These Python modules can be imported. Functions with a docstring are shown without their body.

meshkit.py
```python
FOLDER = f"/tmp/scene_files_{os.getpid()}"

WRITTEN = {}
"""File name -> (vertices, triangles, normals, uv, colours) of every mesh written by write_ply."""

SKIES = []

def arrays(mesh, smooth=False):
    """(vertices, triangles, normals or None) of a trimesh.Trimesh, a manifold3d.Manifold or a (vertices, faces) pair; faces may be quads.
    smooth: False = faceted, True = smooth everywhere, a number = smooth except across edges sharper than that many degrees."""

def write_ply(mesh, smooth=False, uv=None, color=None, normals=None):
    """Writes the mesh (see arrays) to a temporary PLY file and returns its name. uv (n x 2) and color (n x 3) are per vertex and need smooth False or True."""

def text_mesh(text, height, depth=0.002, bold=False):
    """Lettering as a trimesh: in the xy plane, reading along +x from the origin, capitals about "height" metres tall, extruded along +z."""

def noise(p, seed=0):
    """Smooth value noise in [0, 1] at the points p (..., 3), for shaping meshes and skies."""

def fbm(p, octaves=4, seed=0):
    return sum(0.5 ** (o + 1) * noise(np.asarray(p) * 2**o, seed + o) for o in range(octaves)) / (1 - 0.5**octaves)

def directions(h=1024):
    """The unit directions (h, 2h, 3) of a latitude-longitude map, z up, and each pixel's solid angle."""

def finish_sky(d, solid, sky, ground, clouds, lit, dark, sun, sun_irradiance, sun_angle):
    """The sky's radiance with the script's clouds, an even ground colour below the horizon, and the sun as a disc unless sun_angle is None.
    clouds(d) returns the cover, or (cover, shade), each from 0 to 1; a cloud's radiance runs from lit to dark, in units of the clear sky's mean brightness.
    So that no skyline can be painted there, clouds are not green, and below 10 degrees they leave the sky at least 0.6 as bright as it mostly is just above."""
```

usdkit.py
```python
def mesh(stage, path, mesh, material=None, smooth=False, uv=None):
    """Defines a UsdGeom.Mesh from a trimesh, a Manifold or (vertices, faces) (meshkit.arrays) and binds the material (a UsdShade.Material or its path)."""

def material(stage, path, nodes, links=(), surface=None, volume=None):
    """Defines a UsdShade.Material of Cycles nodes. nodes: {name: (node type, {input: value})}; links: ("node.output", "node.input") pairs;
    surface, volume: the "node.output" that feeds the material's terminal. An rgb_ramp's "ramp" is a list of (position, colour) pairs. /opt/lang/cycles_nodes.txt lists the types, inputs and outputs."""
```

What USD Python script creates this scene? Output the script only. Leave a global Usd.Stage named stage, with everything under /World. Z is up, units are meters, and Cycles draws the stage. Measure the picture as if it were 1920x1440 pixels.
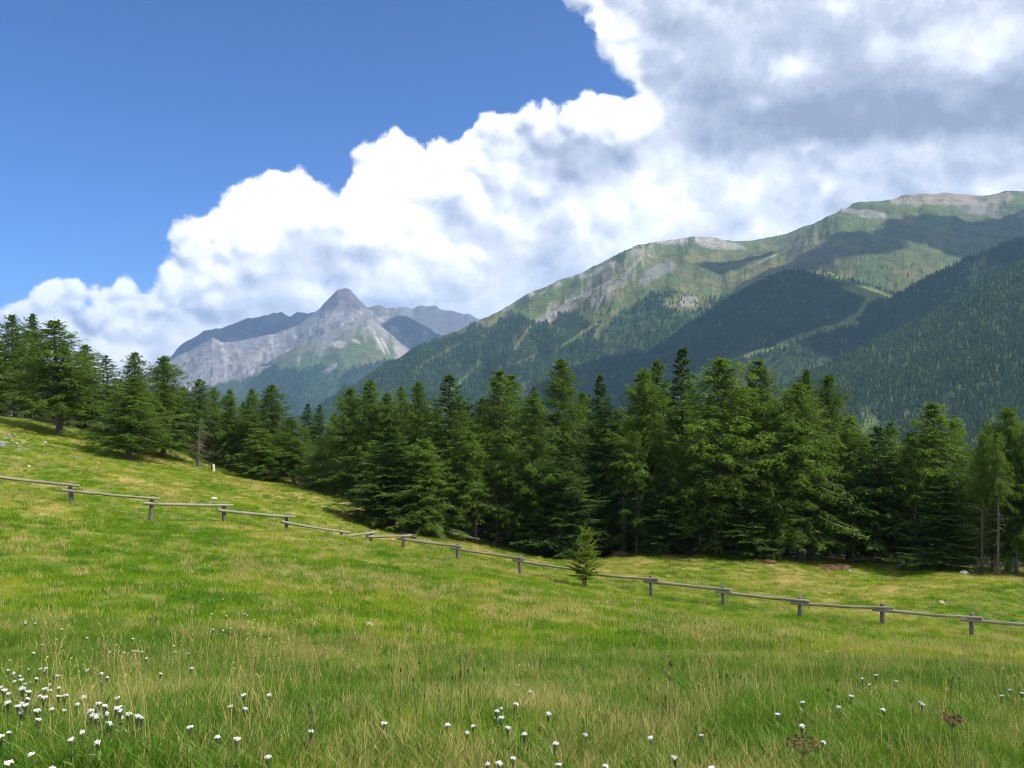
import math, random
import numpy as np
import trimesh
from scipy.interpolate import RBFInterpolator
from scipy import ndimage
from pxr import Usd, UsdGeom, UsdLux, UsdShade, Sdf, Gf, Vt
import usdkit, meshkit

T = Sdf.ValueTypeNames
stage = Usd.Stage.CreateInMemory()
UsdGeom.SetStageUpAxis(stage, UsdGeom.Tokens.z)
UsdGeom.SetStageMetersPerUnit(stage, 1.0)
UsdGeom.Xform.Define(stage, '/World')
UsdGeom.Scope.Define(stage, '/World/Looks')
FPX = 1598.0           # focal length in pixels of the 1920 wide photograph

# ------------------------------------------------------------------ camera
cam = UsdGeom.Camera.Define(stage, '/World/camera')
cam.CreateHorizontalApertureAttr(36.0)
cam.CreateFocalLengthAttr(36.0 * FPX / 1920)
cam.CreateFStopAttr(0.0)
cam.CreateClippingRangeAttr(Gf.Vec2f(0.1, 200000))
cam.AddTranslateOp().Set((0, 0, 0))
cam.AddRotateXOp().Set(90)
EXPOSURE = 0.7
cam.CreateExposureAttr(EXPOSURE)

# ------------------------------------------------------------------ sun and sky
SUN_AZ, SUN_EL = math.radians(104), math.radians(52)
SUN = np.array([math.sin(SUN_AZ) * math.cos(SUN_EL), math.cos(SUN_AZ) * math.cos(SUN_EL), math.sin(SUN_EL)])
SKY_STRENGTH = 0.1
sun = UsdLux.DistantLight.Define(stage, '/World/sun')
sun.CreateIntensityAttr(1.2)
sun.CreateAngleAttr(0.53)
sun.CreateNormalizeAttr(True)
sun.CreateColorAttr(Gf.Vec3f(1.0, 0.955, 0.88))
sun.AddTransformOp().Set(Gf.Matrix4d().SetRotate(Gf.Rotation(Gf.Vec3d(0, 0, 1), Gf.Vec3d(*map(float, SUN)))))


def cloud_maps():
    """Large forms of the clouds over the direction plane (x/y, z/y): cover (signed distance to the clouds' outline) and brightness."""
    px = np.linspace(-160, 2080, 256)
    py = np.linspace(-160, 760, 256)
    PX, PY = np.meshgrid(px, py)
    outline = [(-200, 640), (-60, 605), (20, 578), (85, 562), (108, 536), (150, 545), (142, 572), (150, 592), (172, 590), (180, 552),
               (235, 527), (262, 545), (310, 532), (375, 515), (352, 490), (330, 442), (345, 427), (400, 410), (422, 372), (480, 347), (540, 325),
               (585, 345), (640, 366), (675, 352), (692, 335), (670, 288), (700, 272), (762, 268), (800, 300), (832, 277), (890, 264), (932, 227),
               (1000, 212), (1025, 193), (1060, 210), (1110, 197), (1165, 182), (1185, 178), (1170, 112), (1140, 87), (1108, 60), (1115, 30), (1085, 0),
               (1060, -60), (1040, -200), (2200, -200), (2200, 900), (-200, 900)]
    inside = np.zeros(PX.shape, bool)
    n = len(outline)
    for i in range(n):
        (x0, y0), (x1, y1) = outline[i], outline[(i + 1) % n]
        if y0 == y1:
            continue
        c = (PY < y0) != (PY < y1)
        inside ^= c & (PX < (x1 - x0) * (PY - y0) / (y1 - y0) + x0)
    step = (px[1] - px[0], py[1] - py[0])
    sd = ndimage.distance_transform_edt(inside, sampling=step[::-1]) - ndimage.distance_transform_edt(~inside, sampling=step[::-1])
    cover = np.clip(ndimage.gaussian_filter(sd, 1.0) / 60, -1.2, 1.2)
    b = np.full(PX.shape, 0.80)

    def blob(cx, cy, rx, ry, value, turn=0, hard=1.0):
        nonlocal b
        a = math.radians(turn)
        dx, dy = PX - cx, PY - cy
        q = ((dx * math.cos(a) + dy * math.sin(a)) / rx) ** 2 + ((-dx * math.sin(a) + dy * math.cos(a)) / ry) ** 2
        w = np.exp(-q ** hard)
        b = b * (1 - w) + value * w
    for z in [(1560, 40, 480, 190, .64), (1250, 60, 100, 190, .66), (1160, 60, 50, 110, .76), (1900, 195, 460, 72, .42, -4), (1520, 215, 330, 70, .42, -6), (1330, 230, 130, 75, .46, 30), (1390, 262, 130, 30, .42, 0),
              (1780, 240, 260, 30, .42, -3), (1800, 310, 300, 45, .60, -8), (1450, 320, 120, 40, .72), (1650, 385, 300, 50, .60), (1890, 350, 70, 12, .82, -10), (1700, 285, 160, 22, .74, -8),
              (1485, 125, 46, 24, .90, -20), (1655, 92, 30, 26, .86), (1765, 82, 75, 34, .86, -8), (1880, 60, 85, 36, .84, -20), (1830, 120, 60, 28, .78, -40), (1420, 193, 20, 9, .86),
              (1560, 14, 40, 16, .84), (1350, 30, 30, 14, .76), (1515, 276, 30, 8, .95), (1556, 352, 10, 13, 1.05), (1535, 328, 16, 6, .95, 40),
              (1290, 375, 170, 60, .84), (1235, 320, 50, 50, .90, 20), (1120, 225, 120, 36, 1.2), (1170, 215, 60, 40, 1.15), (1020, 215, 60, 22, 1.1), (1085, 285, 90, 36, .40, 8), (1000, 265, 50, 30, .58, 10), (1010, 320, 90, 26, .56),
              (900, 330, 90, 60, .86), (760, 310, 85, 55, 1.05), (860, 270, 50, 30, .95), (830, 410, 120, 45, .80), (1130, 390, 180, 30, .86), (1180, 450, 200, 34, .78), (1060, 480, 200, 34, .70, -6), (1120, 530, 160, 40, .70), (900, 530, 80, 26, .80),
              (850, 470, 60, 22, .95), (950, 468, 40, 10, .9), (930, 585, 60, 10, .88), (540, 385, 150, 70, 1.25), (690, 420, 90, 40, 1.2, 20), (430, 430, 80, 45, 1.0), (570, 440, 40, 45, .88, 20), (660, 475, 130, 20, .68, 4), (470, 485, 110, 20, .70), (400, 470, 60, 20, .82),
              (560, 520, 140, 16, .68), (620, 500, 60, 14, .8), (330, 560, 120, 28, .96), (230, 550, 50, 26, .96), (370, 592, 90, 10, .70), (480, 575, 120, 14, .70), (700, 545, 110, 18, .92), (790, 575, 50, 18, .70), (250, 625, 160, 26, .92), (100, 585, 70, 40, .95),
              (60, 640, 80, 22, .80), (180, 605, 60, 12, .76)]:
        blob(*z)
    b = np.clip(ndimage.gaussian_filter(b, (1.6, .8)), .3, 1.3)
    # cauliflower heads: a height map of many overlapping domes, shaded from the sun's side
    rs = np.random.default_rng(5)
    H = np.zeros(PX.shape)
    P = np.stack([PX, PY, 0 * PX], -1)
    grey_deck = 1 / (1 + np.exp(-((PX - 1190) / 60))) * 1 / (1 + np.exp((PY - 330) / 40))
    extra = np.full(PX.shape, -1e3)
    for r0, count in ((75, 90), (48, 260), (30, 700), (18, 1800), (11, 3500)):
        for _ in range(count):
            cx, cy = rs.uniform(-160, 2080), rs.uniform(-100, 760)
            i, j = int((cy - py[0]) / step[1]), int((cx - px[0]) / step[0])
            here = sd[min(i, len(py) - 1), min(j, len(px) - 1)]
            if here < r0 * .25 or (r0 < 40 and here > 4.5 * r0 and rs.random() < .85) or rs.random() < .8 * grey_deck[min(i, len(py) - 1), min(j, len(px) - 1)]:
                continue
            r = r0 * rs.uniform(.7, 1.25)
            i0, i1 = max(0, int((cy - r - py[0]) / step[1])), int((cy + r - py[0]) / step[1]) + 2
            j0, j1 = max(0, int((cx - r - px[0]) / step[0])), int((cx + r - px[0]) / step[0]) + 2
            q = ((PX[i0:i1, j0:j1] - cx) ** 2 + (PY[i0:i1, j0:j1] - cy) ** 2) / r ** 2
            dome_ = np.sqrt(np.maximum(1 - q, 0)) * r * .8
            top = H[min(i, len(py) - 1), min(j, len(px) - 1)] - r * .45
            H[i0:i1, j0:j1] = np.maximum(H[i0:i1, j0:j1], np.where(q < 1, top + dome_, -1e3))
            extra[i0:i1, j0:j1] = np.maximum(extra[i0:i1, j0:j1], (1 - np.sqrt(q)) * r)
    rim = np.argwhere((sd > -2) & (sd < 14) & (PY < 660))
    for i, j in rim[rs.permutation(len(rim))[:330]]:
        r = rs.choice([7, 10, 14, 20, 27], p=[.28, .28, .22, .14, .08])
        if PX[i, j] > 1190:
            continue
        q = ((PX - PX[i, j]) ** 2 + (PY - PY[i, j]) ** 2) / r ** 2
        near = q < 1
        H = np.where(near, np.maximum(H, np.sqrt(np.maximum(1 - q, 0)) * r * .8 + rs.uniform(0, 6)), H)
        extra = np.maximum(extra, (1 - np.sqrt(q)) * r)
    H = ndimage.gaussian_filter(H, (1.1, .45))
    gy, gx = np.gradient(H, step[1], step[0])
    light = np.array([.45, .75, .5])
    nrm = np.sqrt(1 + gx ** 2 + gy ** 2)
    lam = (-gx * light[0] + gy * light[1] + light[2]) / nrm
    lam = np.clip(lam, -.6, 1.0) - .5
    soft = ndimage.gaussian_filter(lam, (10, 4))
    relief = np.clip((lam - .6 * soft), -.7, .6)
    edge = np.exp(-np.maximum(sd, 0) / 75) * (1 - .8 * grey_deck)
    inner = ndimage.gaussian_filter(relief, (2.8, 1.1)) * 1.25
    W = P + 70 * (np.stack([meshkit.fbm(P / 160 + k * 9.7, 3, 40 + k) for k in range(3)], -1) - .5) * [1, 1, 0]
    broken = meshkit.fbm(W * [1 / 150, 1 / 85, 1], 6, 3) - .5
    billow = 1 - np.abs(2 * meshkit.fbm(W * [1 / 95, 1 / 75, 1], 4, 23) - 1)
    b = b + relief * .50 * edge + inner * .30 * (1 - edge) * (1 - .7 * grey_deck) + broken * (.23 - .03 * edge + .04 * grey_deck) + (billow - .72) * .16 * (1 - .4 * grey_deck)
    sd2 = np.maximum(sd, np.minimum(extra, 40)) + (meshkit.fbm(P / 70, 4, 9) - .5) * 26
    cover = np.clip(ndimage.gaussian_filter(sd2, (.8, .4)) / 60, -.8, .8)
    b = .76 + (b - .745) * 1.25 - .10 * grey_deck
    return px, py, cover, np.clip(b, .2, 1.5)


def sky_material():
    px, py, cover, bright = cloud_maps()
    N, L = {}, []

    def node(name, kind, inputs=None, **links):
        N[name] = (kind, inputs or {})
        for k, v in links.items():
            L.append((v, f'{name}.{k}'))
        return name
    count = [0]

    def m(op, a, b=None, c=None, clamp=False):
        count[0] += 1
        name = f'm{count[0]}'
        ins = {'math_type': op}
        if clamp:
            ins['use_clamp'] = True
        N[name] = ('math', ins)
        for k, v in (('value1', a), ('value2', b), ('value3', c)):
            if isinstance(v, str):
                L.append((v, f'{name}.{k}'))
            elif v is not None:
                ins[k] = float(v)
        return f'{name}.value'

    def rng(v, a, b, c=0., d=1., kind='smoothstep'):
        count[0] += 1
        name = f'r{count[0]}'
        N[name] = ('map_range', {'range_type': kind, 'from_min': a, 'from_max': b, 'to_min': c, 'to_max': d, 'clamp': True})
        L.append((v, f'{name}.value'))
        return f'{name}.result'
    node('tc', 'texture_coordinate')
    # a fine warp of the direction ravels the clouds' edges
    node('wn', 'noise_texture', {'scale': 26., 'detail': 3.5, 'roughness': .62}, vector='tc.generated')
    node('wc', 'vector_math', {'math_type': 'subtract', 'vector2': (.5, .5, .5)}, vector1='wn.color')
    node('ws', 'vector_math', {'math_type': 'scale', 'scale': .026}, vector1='wc.vector')
    node('wa', 'vector_math', {'math_type': 'add'}, vector1='tc.generated', vector2='ws.vector')
    node('sep', 'separate_xyz', vector='wa.vector')
    x, y, z = 'sep.x', 'sep.y', 'sep.z'
    yc = m('maximum', y, 0.15)
    u, v = m('divide', x, yc), m('divide', z, yc)
    tu = m('divide', m('subtract', u, (px[0] - 960) / FPX), (px[-1] - px[0]) / FPX, clamp=True)
    vtop = (720 - py[0]) / FPX
    tv = m('divide', m('subtract', vtop, v), (py[-1] - py[0]) / FPX, clamp=True)

    def fields(F, G, rank):
        """Both maps as sums of products of a function of u and one of v; they share the functions of u."""
        means = F.mean(), G.mean()
        U, S, Vt_ = np.linalg.svd(np.vstack([(F - means[0]) * .6, G - means[1]]), full_matrices=False)
        n = len(F)
        totals = list(means)
        gu, gv = np.linspace(0, 1, len(px)), np.linspace(0, 1, len(py))
        for k in range(0, rank, 3):
            B = Vt_[k:k + 3].T * np.sqrt(S[k:k + 3])
            node(f'u{k}', 'rgb_ramp', {'ramp': [(a, tuple(c)) for a, c in zip(gu, B)]}, fac=tu)
            for t, (rows, w) in enumerate(((slice(0, n), 1 / .6), (slice(n, None), 1.))):
                A = U[rows, k:k + 3] * np.sqrt(S[k:k + 3]) * w
                node(f'v{t}{k}', 'rgb_ramp', {'ramp': [(a, tuple(c)) for a, c in zip(gv, A)]}, fac=tv)
                node(f'd{t}{k}', 'vector_math', {'math_type': 'dot_product'}, vector1=f'u{k}.color', vector2=f'v{t}{k}.color')
                totals[t] = m('add', f'd{t}{k}.value', totals[t])
        return totals
    S, Bm = fields(cover, bright, 54)
    window = rng(y, .45, .75)
    node('big', 'noise_texture', {'scale': 2.2, 'detail': 3., 'roughness': .5}, vector='tc.generated')
    generic = m('multiply', m('subtract', 'big.fac', .49), 6.)
    gb = rng('big.fac', .45, .7, 1.0, .55)
    node('mixS', 'mix_float', {'use_clamp': False}, fac=window, a=generic, b=S)
    node('mixB', 'mix_float', {'use_clamp': False}, fac=window, a=gb, b=Bm)
    node('fine', 'noise_texture', {'scale': 60., 'detail': 3., 'roughness': .6}, vector='wa.vector')
    hn = m('subtract', 'fine.fac', 0.5)
    dens = m('add', 'mixS.result', m('multiply', hn, .35))
    cov = rng(dens, -.06, .17)
    rim = rng(dens, .1, .9, .10, .0)
    br = m('add', m('add', 'mixB.result', m('multiply', hn, .36)), rim)
    br = m('maximum', br, .24)
    # cloud colour: bluish grey where thick, white where lit
    node('cc', 'rgb_ramp', {'ramp': [(0, (.17, .20, .28)), (.3, (.29, .33, .44)), (.55, (.50, .545, .65)), (.8, (.84, .87, .93)), (1., (1.22, 1.22, 1.22))]}, fac=m('multiply', br, 0.95, clamp=True))
    node('ccs', 'vector_math', {'math_type': 'scale', 'scale': 1.28 / SKY_STRENGTH / 2 ** EXPOSURE}, vector1='cc.color')
    node('sky', 'sky_texture', {'sky_type': 'single_scattering', 'sun_disc': False, 'sun_elevation': SUN_EL, 'sun_rotation': SUN_AZ, 'altitude': 2000., 'air_density': .8, 'aerosol_density': .6, 'ozone_density': 2.0})
    node('tint', 'mix', {'mix_type': 'multiply', 'fac': 1.0, 'color2': (.33, .62, 1.02)}, color1='sky.color')
    node('mixc', 'mix', {'mix_type': 'mix'}, fac=cov, color1='tint.color', color2='ccs.vector')
    node('bg', 'background_shader', {'strength': SKY_STRENGTH}, color='mixc.color')
    return usdkit.material(stage, '/World/Looks/sky', N, L, surface='bg.background')


dome = UsdLux.DomeLight.Define(stage, '/World/sky')
UsdShade.MaterialBindingAPI.Apply(dome.GetPrim()).Bind(sky_material())
dome.GetPrim().SetCustomDataByKey('kind', 'structure')


# ------------------------------------------------------------------ helpers
USED = {}


def numbered(path):
    n = USED.get(path, 0)
    USED[path] = n + 1
    return path if n == 0 else f'{path}_{n:03d}'


def tag(prim, label=None, cat=None, group=None, kind=None):
    p = prim.GetPrim() if hasattr(prim, 'GetPrim') else prim
    for k, v in (('label', label), ('category', cat), ('group', group), ('kind', kind)):
        if v:
            p.SetCustomDataByKey(k, v)
    return p


def obj(name, mesh, material, parent='/World', smooth=False, color=None):
    o = usdkit.mesh(stage, numbered(f'{parent}/{name}'), mesh, material, smooth)
    if color is not None:
        UsdGeom.PrimvarsAPI(o).CreatePrimvar('col', T.Color3fArray, 'vertex').Set(Vt.Vec3fArray.FromNumpy(np.asarray(color, np.float32)))
    return o


def thing(name, label, cat, loc=(0, 0, 0), rotz=0, scale=None, group=None):
    x = UsdGeom.Xform.Define(stage, numbered('/World/' + name))
    x.AddTranslateOp().Set(Gf.Vec3d(*map(float, loc)))
    if rotz:
        x.AddRotateZOp().Set(float(rotz))
    if scale is not None:
        x.AddScaleOp().Set(Gf.Vec3f(*map(float, scale)))
    tag(x, label, cat, group)
    return x


def at(px, py, Y):
    return np.array([(px - 960) / FPX * Y, Y, (720 - py) / FPX * Y])


def mat(name, nodes, links, surface='p.BSDF', volume=None):
    return usdkit.material(stage, '/World/Looks/' + name, nodes, links, surface=surface, volume=volume)


def fb(x, y, scale, octaves=4, seed=0, z=0.0):
    x, y = np.broadcast_arrays(np.asarray(x, float), np.asarray(y, float))
    return meshkit.fbm(np.stack([x / scale, y / scale, np.full(x.shape, z + .5)], -1), octaves, seed)


def ridged(x, y, scale, octaves=5, seed=0):
    total, amp, norm = 0, 1., 0
    for o in range(octaves):
        s = scale / 2 ** o
        n = meshkit.noise(np.stack(np.broadcast_arrays(x / s, y / s, 0.5 + 0 * x), -1), seed + o)
        total = total + amp * (1 - np.abs(2 * n - 1)) ** 1.5
        norm += amp
        amp *= .55
    return total / norm


def curve(pts, x):
    pts = np.array(pts, float)
    return np.interp(x, pts[:, 0], pts[:, 1])


def sstep(a, b, x):
    t = np.clip((x - a) / (b - a), 0, 1)
    return t * t * (3 - 2 * t)


# ------------------------------------------------------------------ the ground: one sheet from the meadow to the valley
CTRL = [(0, 1440, 4.3), (480, 1440, 4.5), (960, 1440, 4.8), (1440, 1440, 5.0), (1920, 1440, 5.0),
        (-500, 1300, 7), (0, 1300, 7.6), (640, 1300, 8), (1280, 1300, 8.3), (1920, 1300, 8.5), (2400, 1330, 8.5),
        (-700, 1150, 13), (0, 1180, 12.5), (500, 1200, 14), (960, 1210, 15), (1440, 1240, 14), (1920, 1255, 14), (2500, 1300, 14),
        (0, 1060, 22), (450, 1080, 23), (800, 1110, 24), (1200, 1150, 24), (1550, 1195, 24), (1920, 1222, 24),
        (134, 947, 38), (282, 974, 39), (420, 977, 41), (537, 995, 43), (648, 1015, 45), (695, 1017, 47), (757, 1029, 48), (858, 1049, 46), (975, 1077, 44),
        (1095, 1097, 42), (1222, 1118, 40), (1357, 1138, 38), (1500, 1156, 36.5), (1655, 1171, 35), (1822, 1196, 33), (2000, 1215, 32), (-20, 920, 37), (-300, 880, 37),
        (645, 1010, 40), (560, 1006, 38), (720, 1030, 41),
        (0, 880, 46), (0, 838, 56), (0, 795, 74), (-300, 780, 60), (-300, 740, 90), (100, 818, 76), (180, 842, 72), (240, 862, 70), (330, 866, 76), (380, 878, 78), (440, 895, 76), (500, 907, 74),
        (560, 918, 72), (620, 932, 69), (690, 977, 62), (660, 950, 66), (720, 1000, 57), (440, 938, 55), (250, 900, 52), (600, 965, 55), (860, 1013, 58), (1000, 1041, 58), (1080, 1049, 58), (1160, 1046, 57), (1260, 1042, 57), (1330, 1049, 55),
        (1450, 1058, 54), (1540, 1068, 53), (1600, 1066, 52.5), (1700, 1076, 51), (1760, 1071, 50.5), (1810, 1077, 50), (1920, 1087, 48), (2200, 1110, 46), (1500, 1110, 44), (1800, 1125, 41), (1300, 1085, 48)]
pts = [at(*c) for c in CTRL]
pts += [np.array(p, float) for p in [(0, 0, -1.62), (-3, 0, -1.35), (3, 0, -1.9), (0, -8, -.2), (-30, 0, 3.2), (-30, -25, 9), (30, 0, -6.5), (30, -25, 0), (0, -30, 6), (60, 0, -13), (-60, 10, 6), (-60, 40, 3.5), (60, 30, -16),
                                     (-50, 95, -4.0), (-30, 95, -6.5), (-15, 100, -13.5), (0, 95, -19), (20, 90, -19), (45, 85, -19), (60, 60, -18), (0, 120, -25), (-40, 125, -10), (40, 120, -27), (-80, 90, -1), (-70, 130, -7), (80, 90, -27)]]
pts = np.array(pts)
RBF = RBFInterpolator(pts[:, :2], pts[:, 2], kernel='thin_plate_spline', smoothing=.02)


def ground(x, y, bumps=True):
    """Height of the ground."""
    x, y = np.broadcast_arrays(np.asarray(x, float), np.asarray(y, float))
    shape = x.shape
    x, y = x.ravel(), y.ravel()
    r = np.hypot(x, y)
    near = r < 260
    z = np.zeros(x.shape)
    k = np.minimum(1, 115 / np.maximum(np.hypot(x, y - 15), 1e-6))
    xc, yc = x * k, 15 + (y - 15) * k
    z[near] = RBF(np.stack([xc[near], yc[near]], -1))
    far = -20 - 240 * (1 - np.exp(-np.maximum(r - 90, 0) / 500.)) + 10 * np.sin(x / 900.) - .02 * np.clip(x, -2000, 2000)
    w = sstep(95, 250, r)
    out = z * (1 - w) + far * w
    if bumps:
        fade = sstep(1, 6, r) * (1 - sstep(130, 300, r))
        out = out + fade * ((fb(x, y, 5.5, 3, 2) - .5) * .52 + (fb(x, y, 1.3, 3, 7) - .5) * .16)
    return out.reshape(shape)


azs = np.radians(np.concatenate([np.arange(-180, -42, 3.), np.arange(-42, 42, .2), np.arange(42, 180, 3.)]))
rad = np.concatenate([np.linspace(.3, 8, 50), np.geomspace(8.1, 120, 280), np.geomspace(124, 26000, 60)])
AZ, RR = np.meshgrid(azs, rad)
GX, GY = RR * np.sin(AZ), RR * np.cos(AZ)
GZ = ground(GX, GY)
nr, na = AZ.shape
ii, jj = np.meshgrid(np.arange(nr - 1), np.arange(na), indexing='ij')
j2 = (jj + 1) % na
quads = np.stack([ii * na + jj, ii * na + j2, (ii + 1) * na + j2, (ii + 1) * na + jj], -1).reshape(-1, 4)[:, ::-1]
gv = np.stack([GX, GY, GZ], -1).reshape(-1, 3)
gv = np.vstack([gv, [[0, 0, float(ground(0, 0))]]])
gf = np.vstack([quads[:, [0, 1, 2]], quads[:, [0, 2, 3]], np.array([[len(gv) - 1, (j + 1) % na, j] for j in range(na)])])

# the meadow's colours, shared by the soil sheet and the blades that stand on it
def turf_nodes():
    N = {'geo': ('geometry', {}),
         'n1': ('noise_texture', {'scale': .16, 'detail': 3., 'roughness': .55}),
         'n2': ('noise_texture', {'scale': .75, 'detail': 4., 'roughness': .62}),
         'n3': ('noise_texture', {'scale': 5., 'detail': 3., 'roughness': .6}),
         'a1': ('math', {'math_type': 'multiply_add', 'value2': 1.25, 'value3': -.64}),
         'a2': ('math', {'math_type': 'multiply_add', 'value2': 1.25}),
         'a3': ('math', {'math_type': 'multiply_add', 'value2': .55}),
         'a4': ('math', {'math_type': 'subtract', 'value2': .385, 'use_clamp': True}),
         }
    L = [('geo.position', f'n{k}.vector') for k in (1, 2, 3)]
    N['ps'] = ('separate_xyz', {})
    N['py'] = ('map_range', {'from_min': 30., 'from_max': 56., 'to_min': 0., 'to_max': .13, 'clamp': True})
    N['a5'] = ('math', {'math_type': 'add'})
    L += [('n1.fac', 'a1.value1'), ('n2.fac', 'a2.value1'), ('a1.value', 'a2.value3'), ('n3.fac', 'a3.value1'), ('a2.value', 'a3.value3'), ('geo.position', 'ps.vector'), ('ps.y', 'py.value'),
          ('a3.value', 'a5.value1'), ('py.result', 'a5.value2'), ('a5.value', 'a4.value1')]
    return N, L


TURF = [(.0, (.045, .100, .007)), (.25, (.080, .140, .010)), (.45, (.125, .170, .016)), (.62, (.180, .190, .030)), (.8, (.27, .225, .075)), (1., (.34, .27, .11))]
N, L = turf_nodes()
N.update({'ramp': ('rgb_ramp', {'ramp': TURF}), 'hsv': ('hsv', {'value': .92, 'saturation': 1.0}),
          'sep': ('separate_xyz', {}), 'far': ('map_range', {'from_min': -30., 'from_max': -60., 'clamp': True}),
          'mx': ('mix', {'color2': (.028, .048, .014)}),
          'nb': ('noise_texture', {'scale': 22., 'detail': 5., 'roughness': .7}), 'bump': ('bump', {'strength': .8, 'distance': .05}),
          'p': ('principled_bsdf', {'roughness': .9, 'specular_ior_level': .15})})
L += [('a4.value', 'ramp.fac'), ('ramp.color', 'hsv.color'), ('geo.position', 'sep.vector'), ('sep.z', 'far.value'), ('hsv.color', 'mx.color1'), ('far.result', 'mx.fac'), ('mx.color', 'p.base_color'),
      ('geo.position', 'nb.vector'), ('nb.fac', 'bump.height'), ('bump.normal', 'p.normal')]
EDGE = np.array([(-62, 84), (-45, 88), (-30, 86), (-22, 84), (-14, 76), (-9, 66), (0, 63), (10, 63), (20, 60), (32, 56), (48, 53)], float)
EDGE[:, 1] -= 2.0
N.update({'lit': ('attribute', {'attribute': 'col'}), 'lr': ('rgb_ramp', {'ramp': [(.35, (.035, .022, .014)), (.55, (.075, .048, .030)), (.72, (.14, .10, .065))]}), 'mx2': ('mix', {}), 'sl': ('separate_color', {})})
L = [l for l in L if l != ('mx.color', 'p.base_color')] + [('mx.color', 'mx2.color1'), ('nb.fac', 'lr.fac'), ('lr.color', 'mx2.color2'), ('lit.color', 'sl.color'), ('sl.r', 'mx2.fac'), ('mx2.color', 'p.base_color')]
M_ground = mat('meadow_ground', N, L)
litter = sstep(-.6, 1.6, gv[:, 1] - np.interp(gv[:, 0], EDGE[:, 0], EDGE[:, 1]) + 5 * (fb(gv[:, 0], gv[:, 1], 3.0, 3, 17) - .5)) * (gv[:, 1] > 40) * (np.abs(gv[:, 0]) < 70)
tag(obj('ground', (gv, gf), M_ground, smooth=True, color=np.repeat(litter[:, None], 3, 1)), kind='structure')

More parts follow.
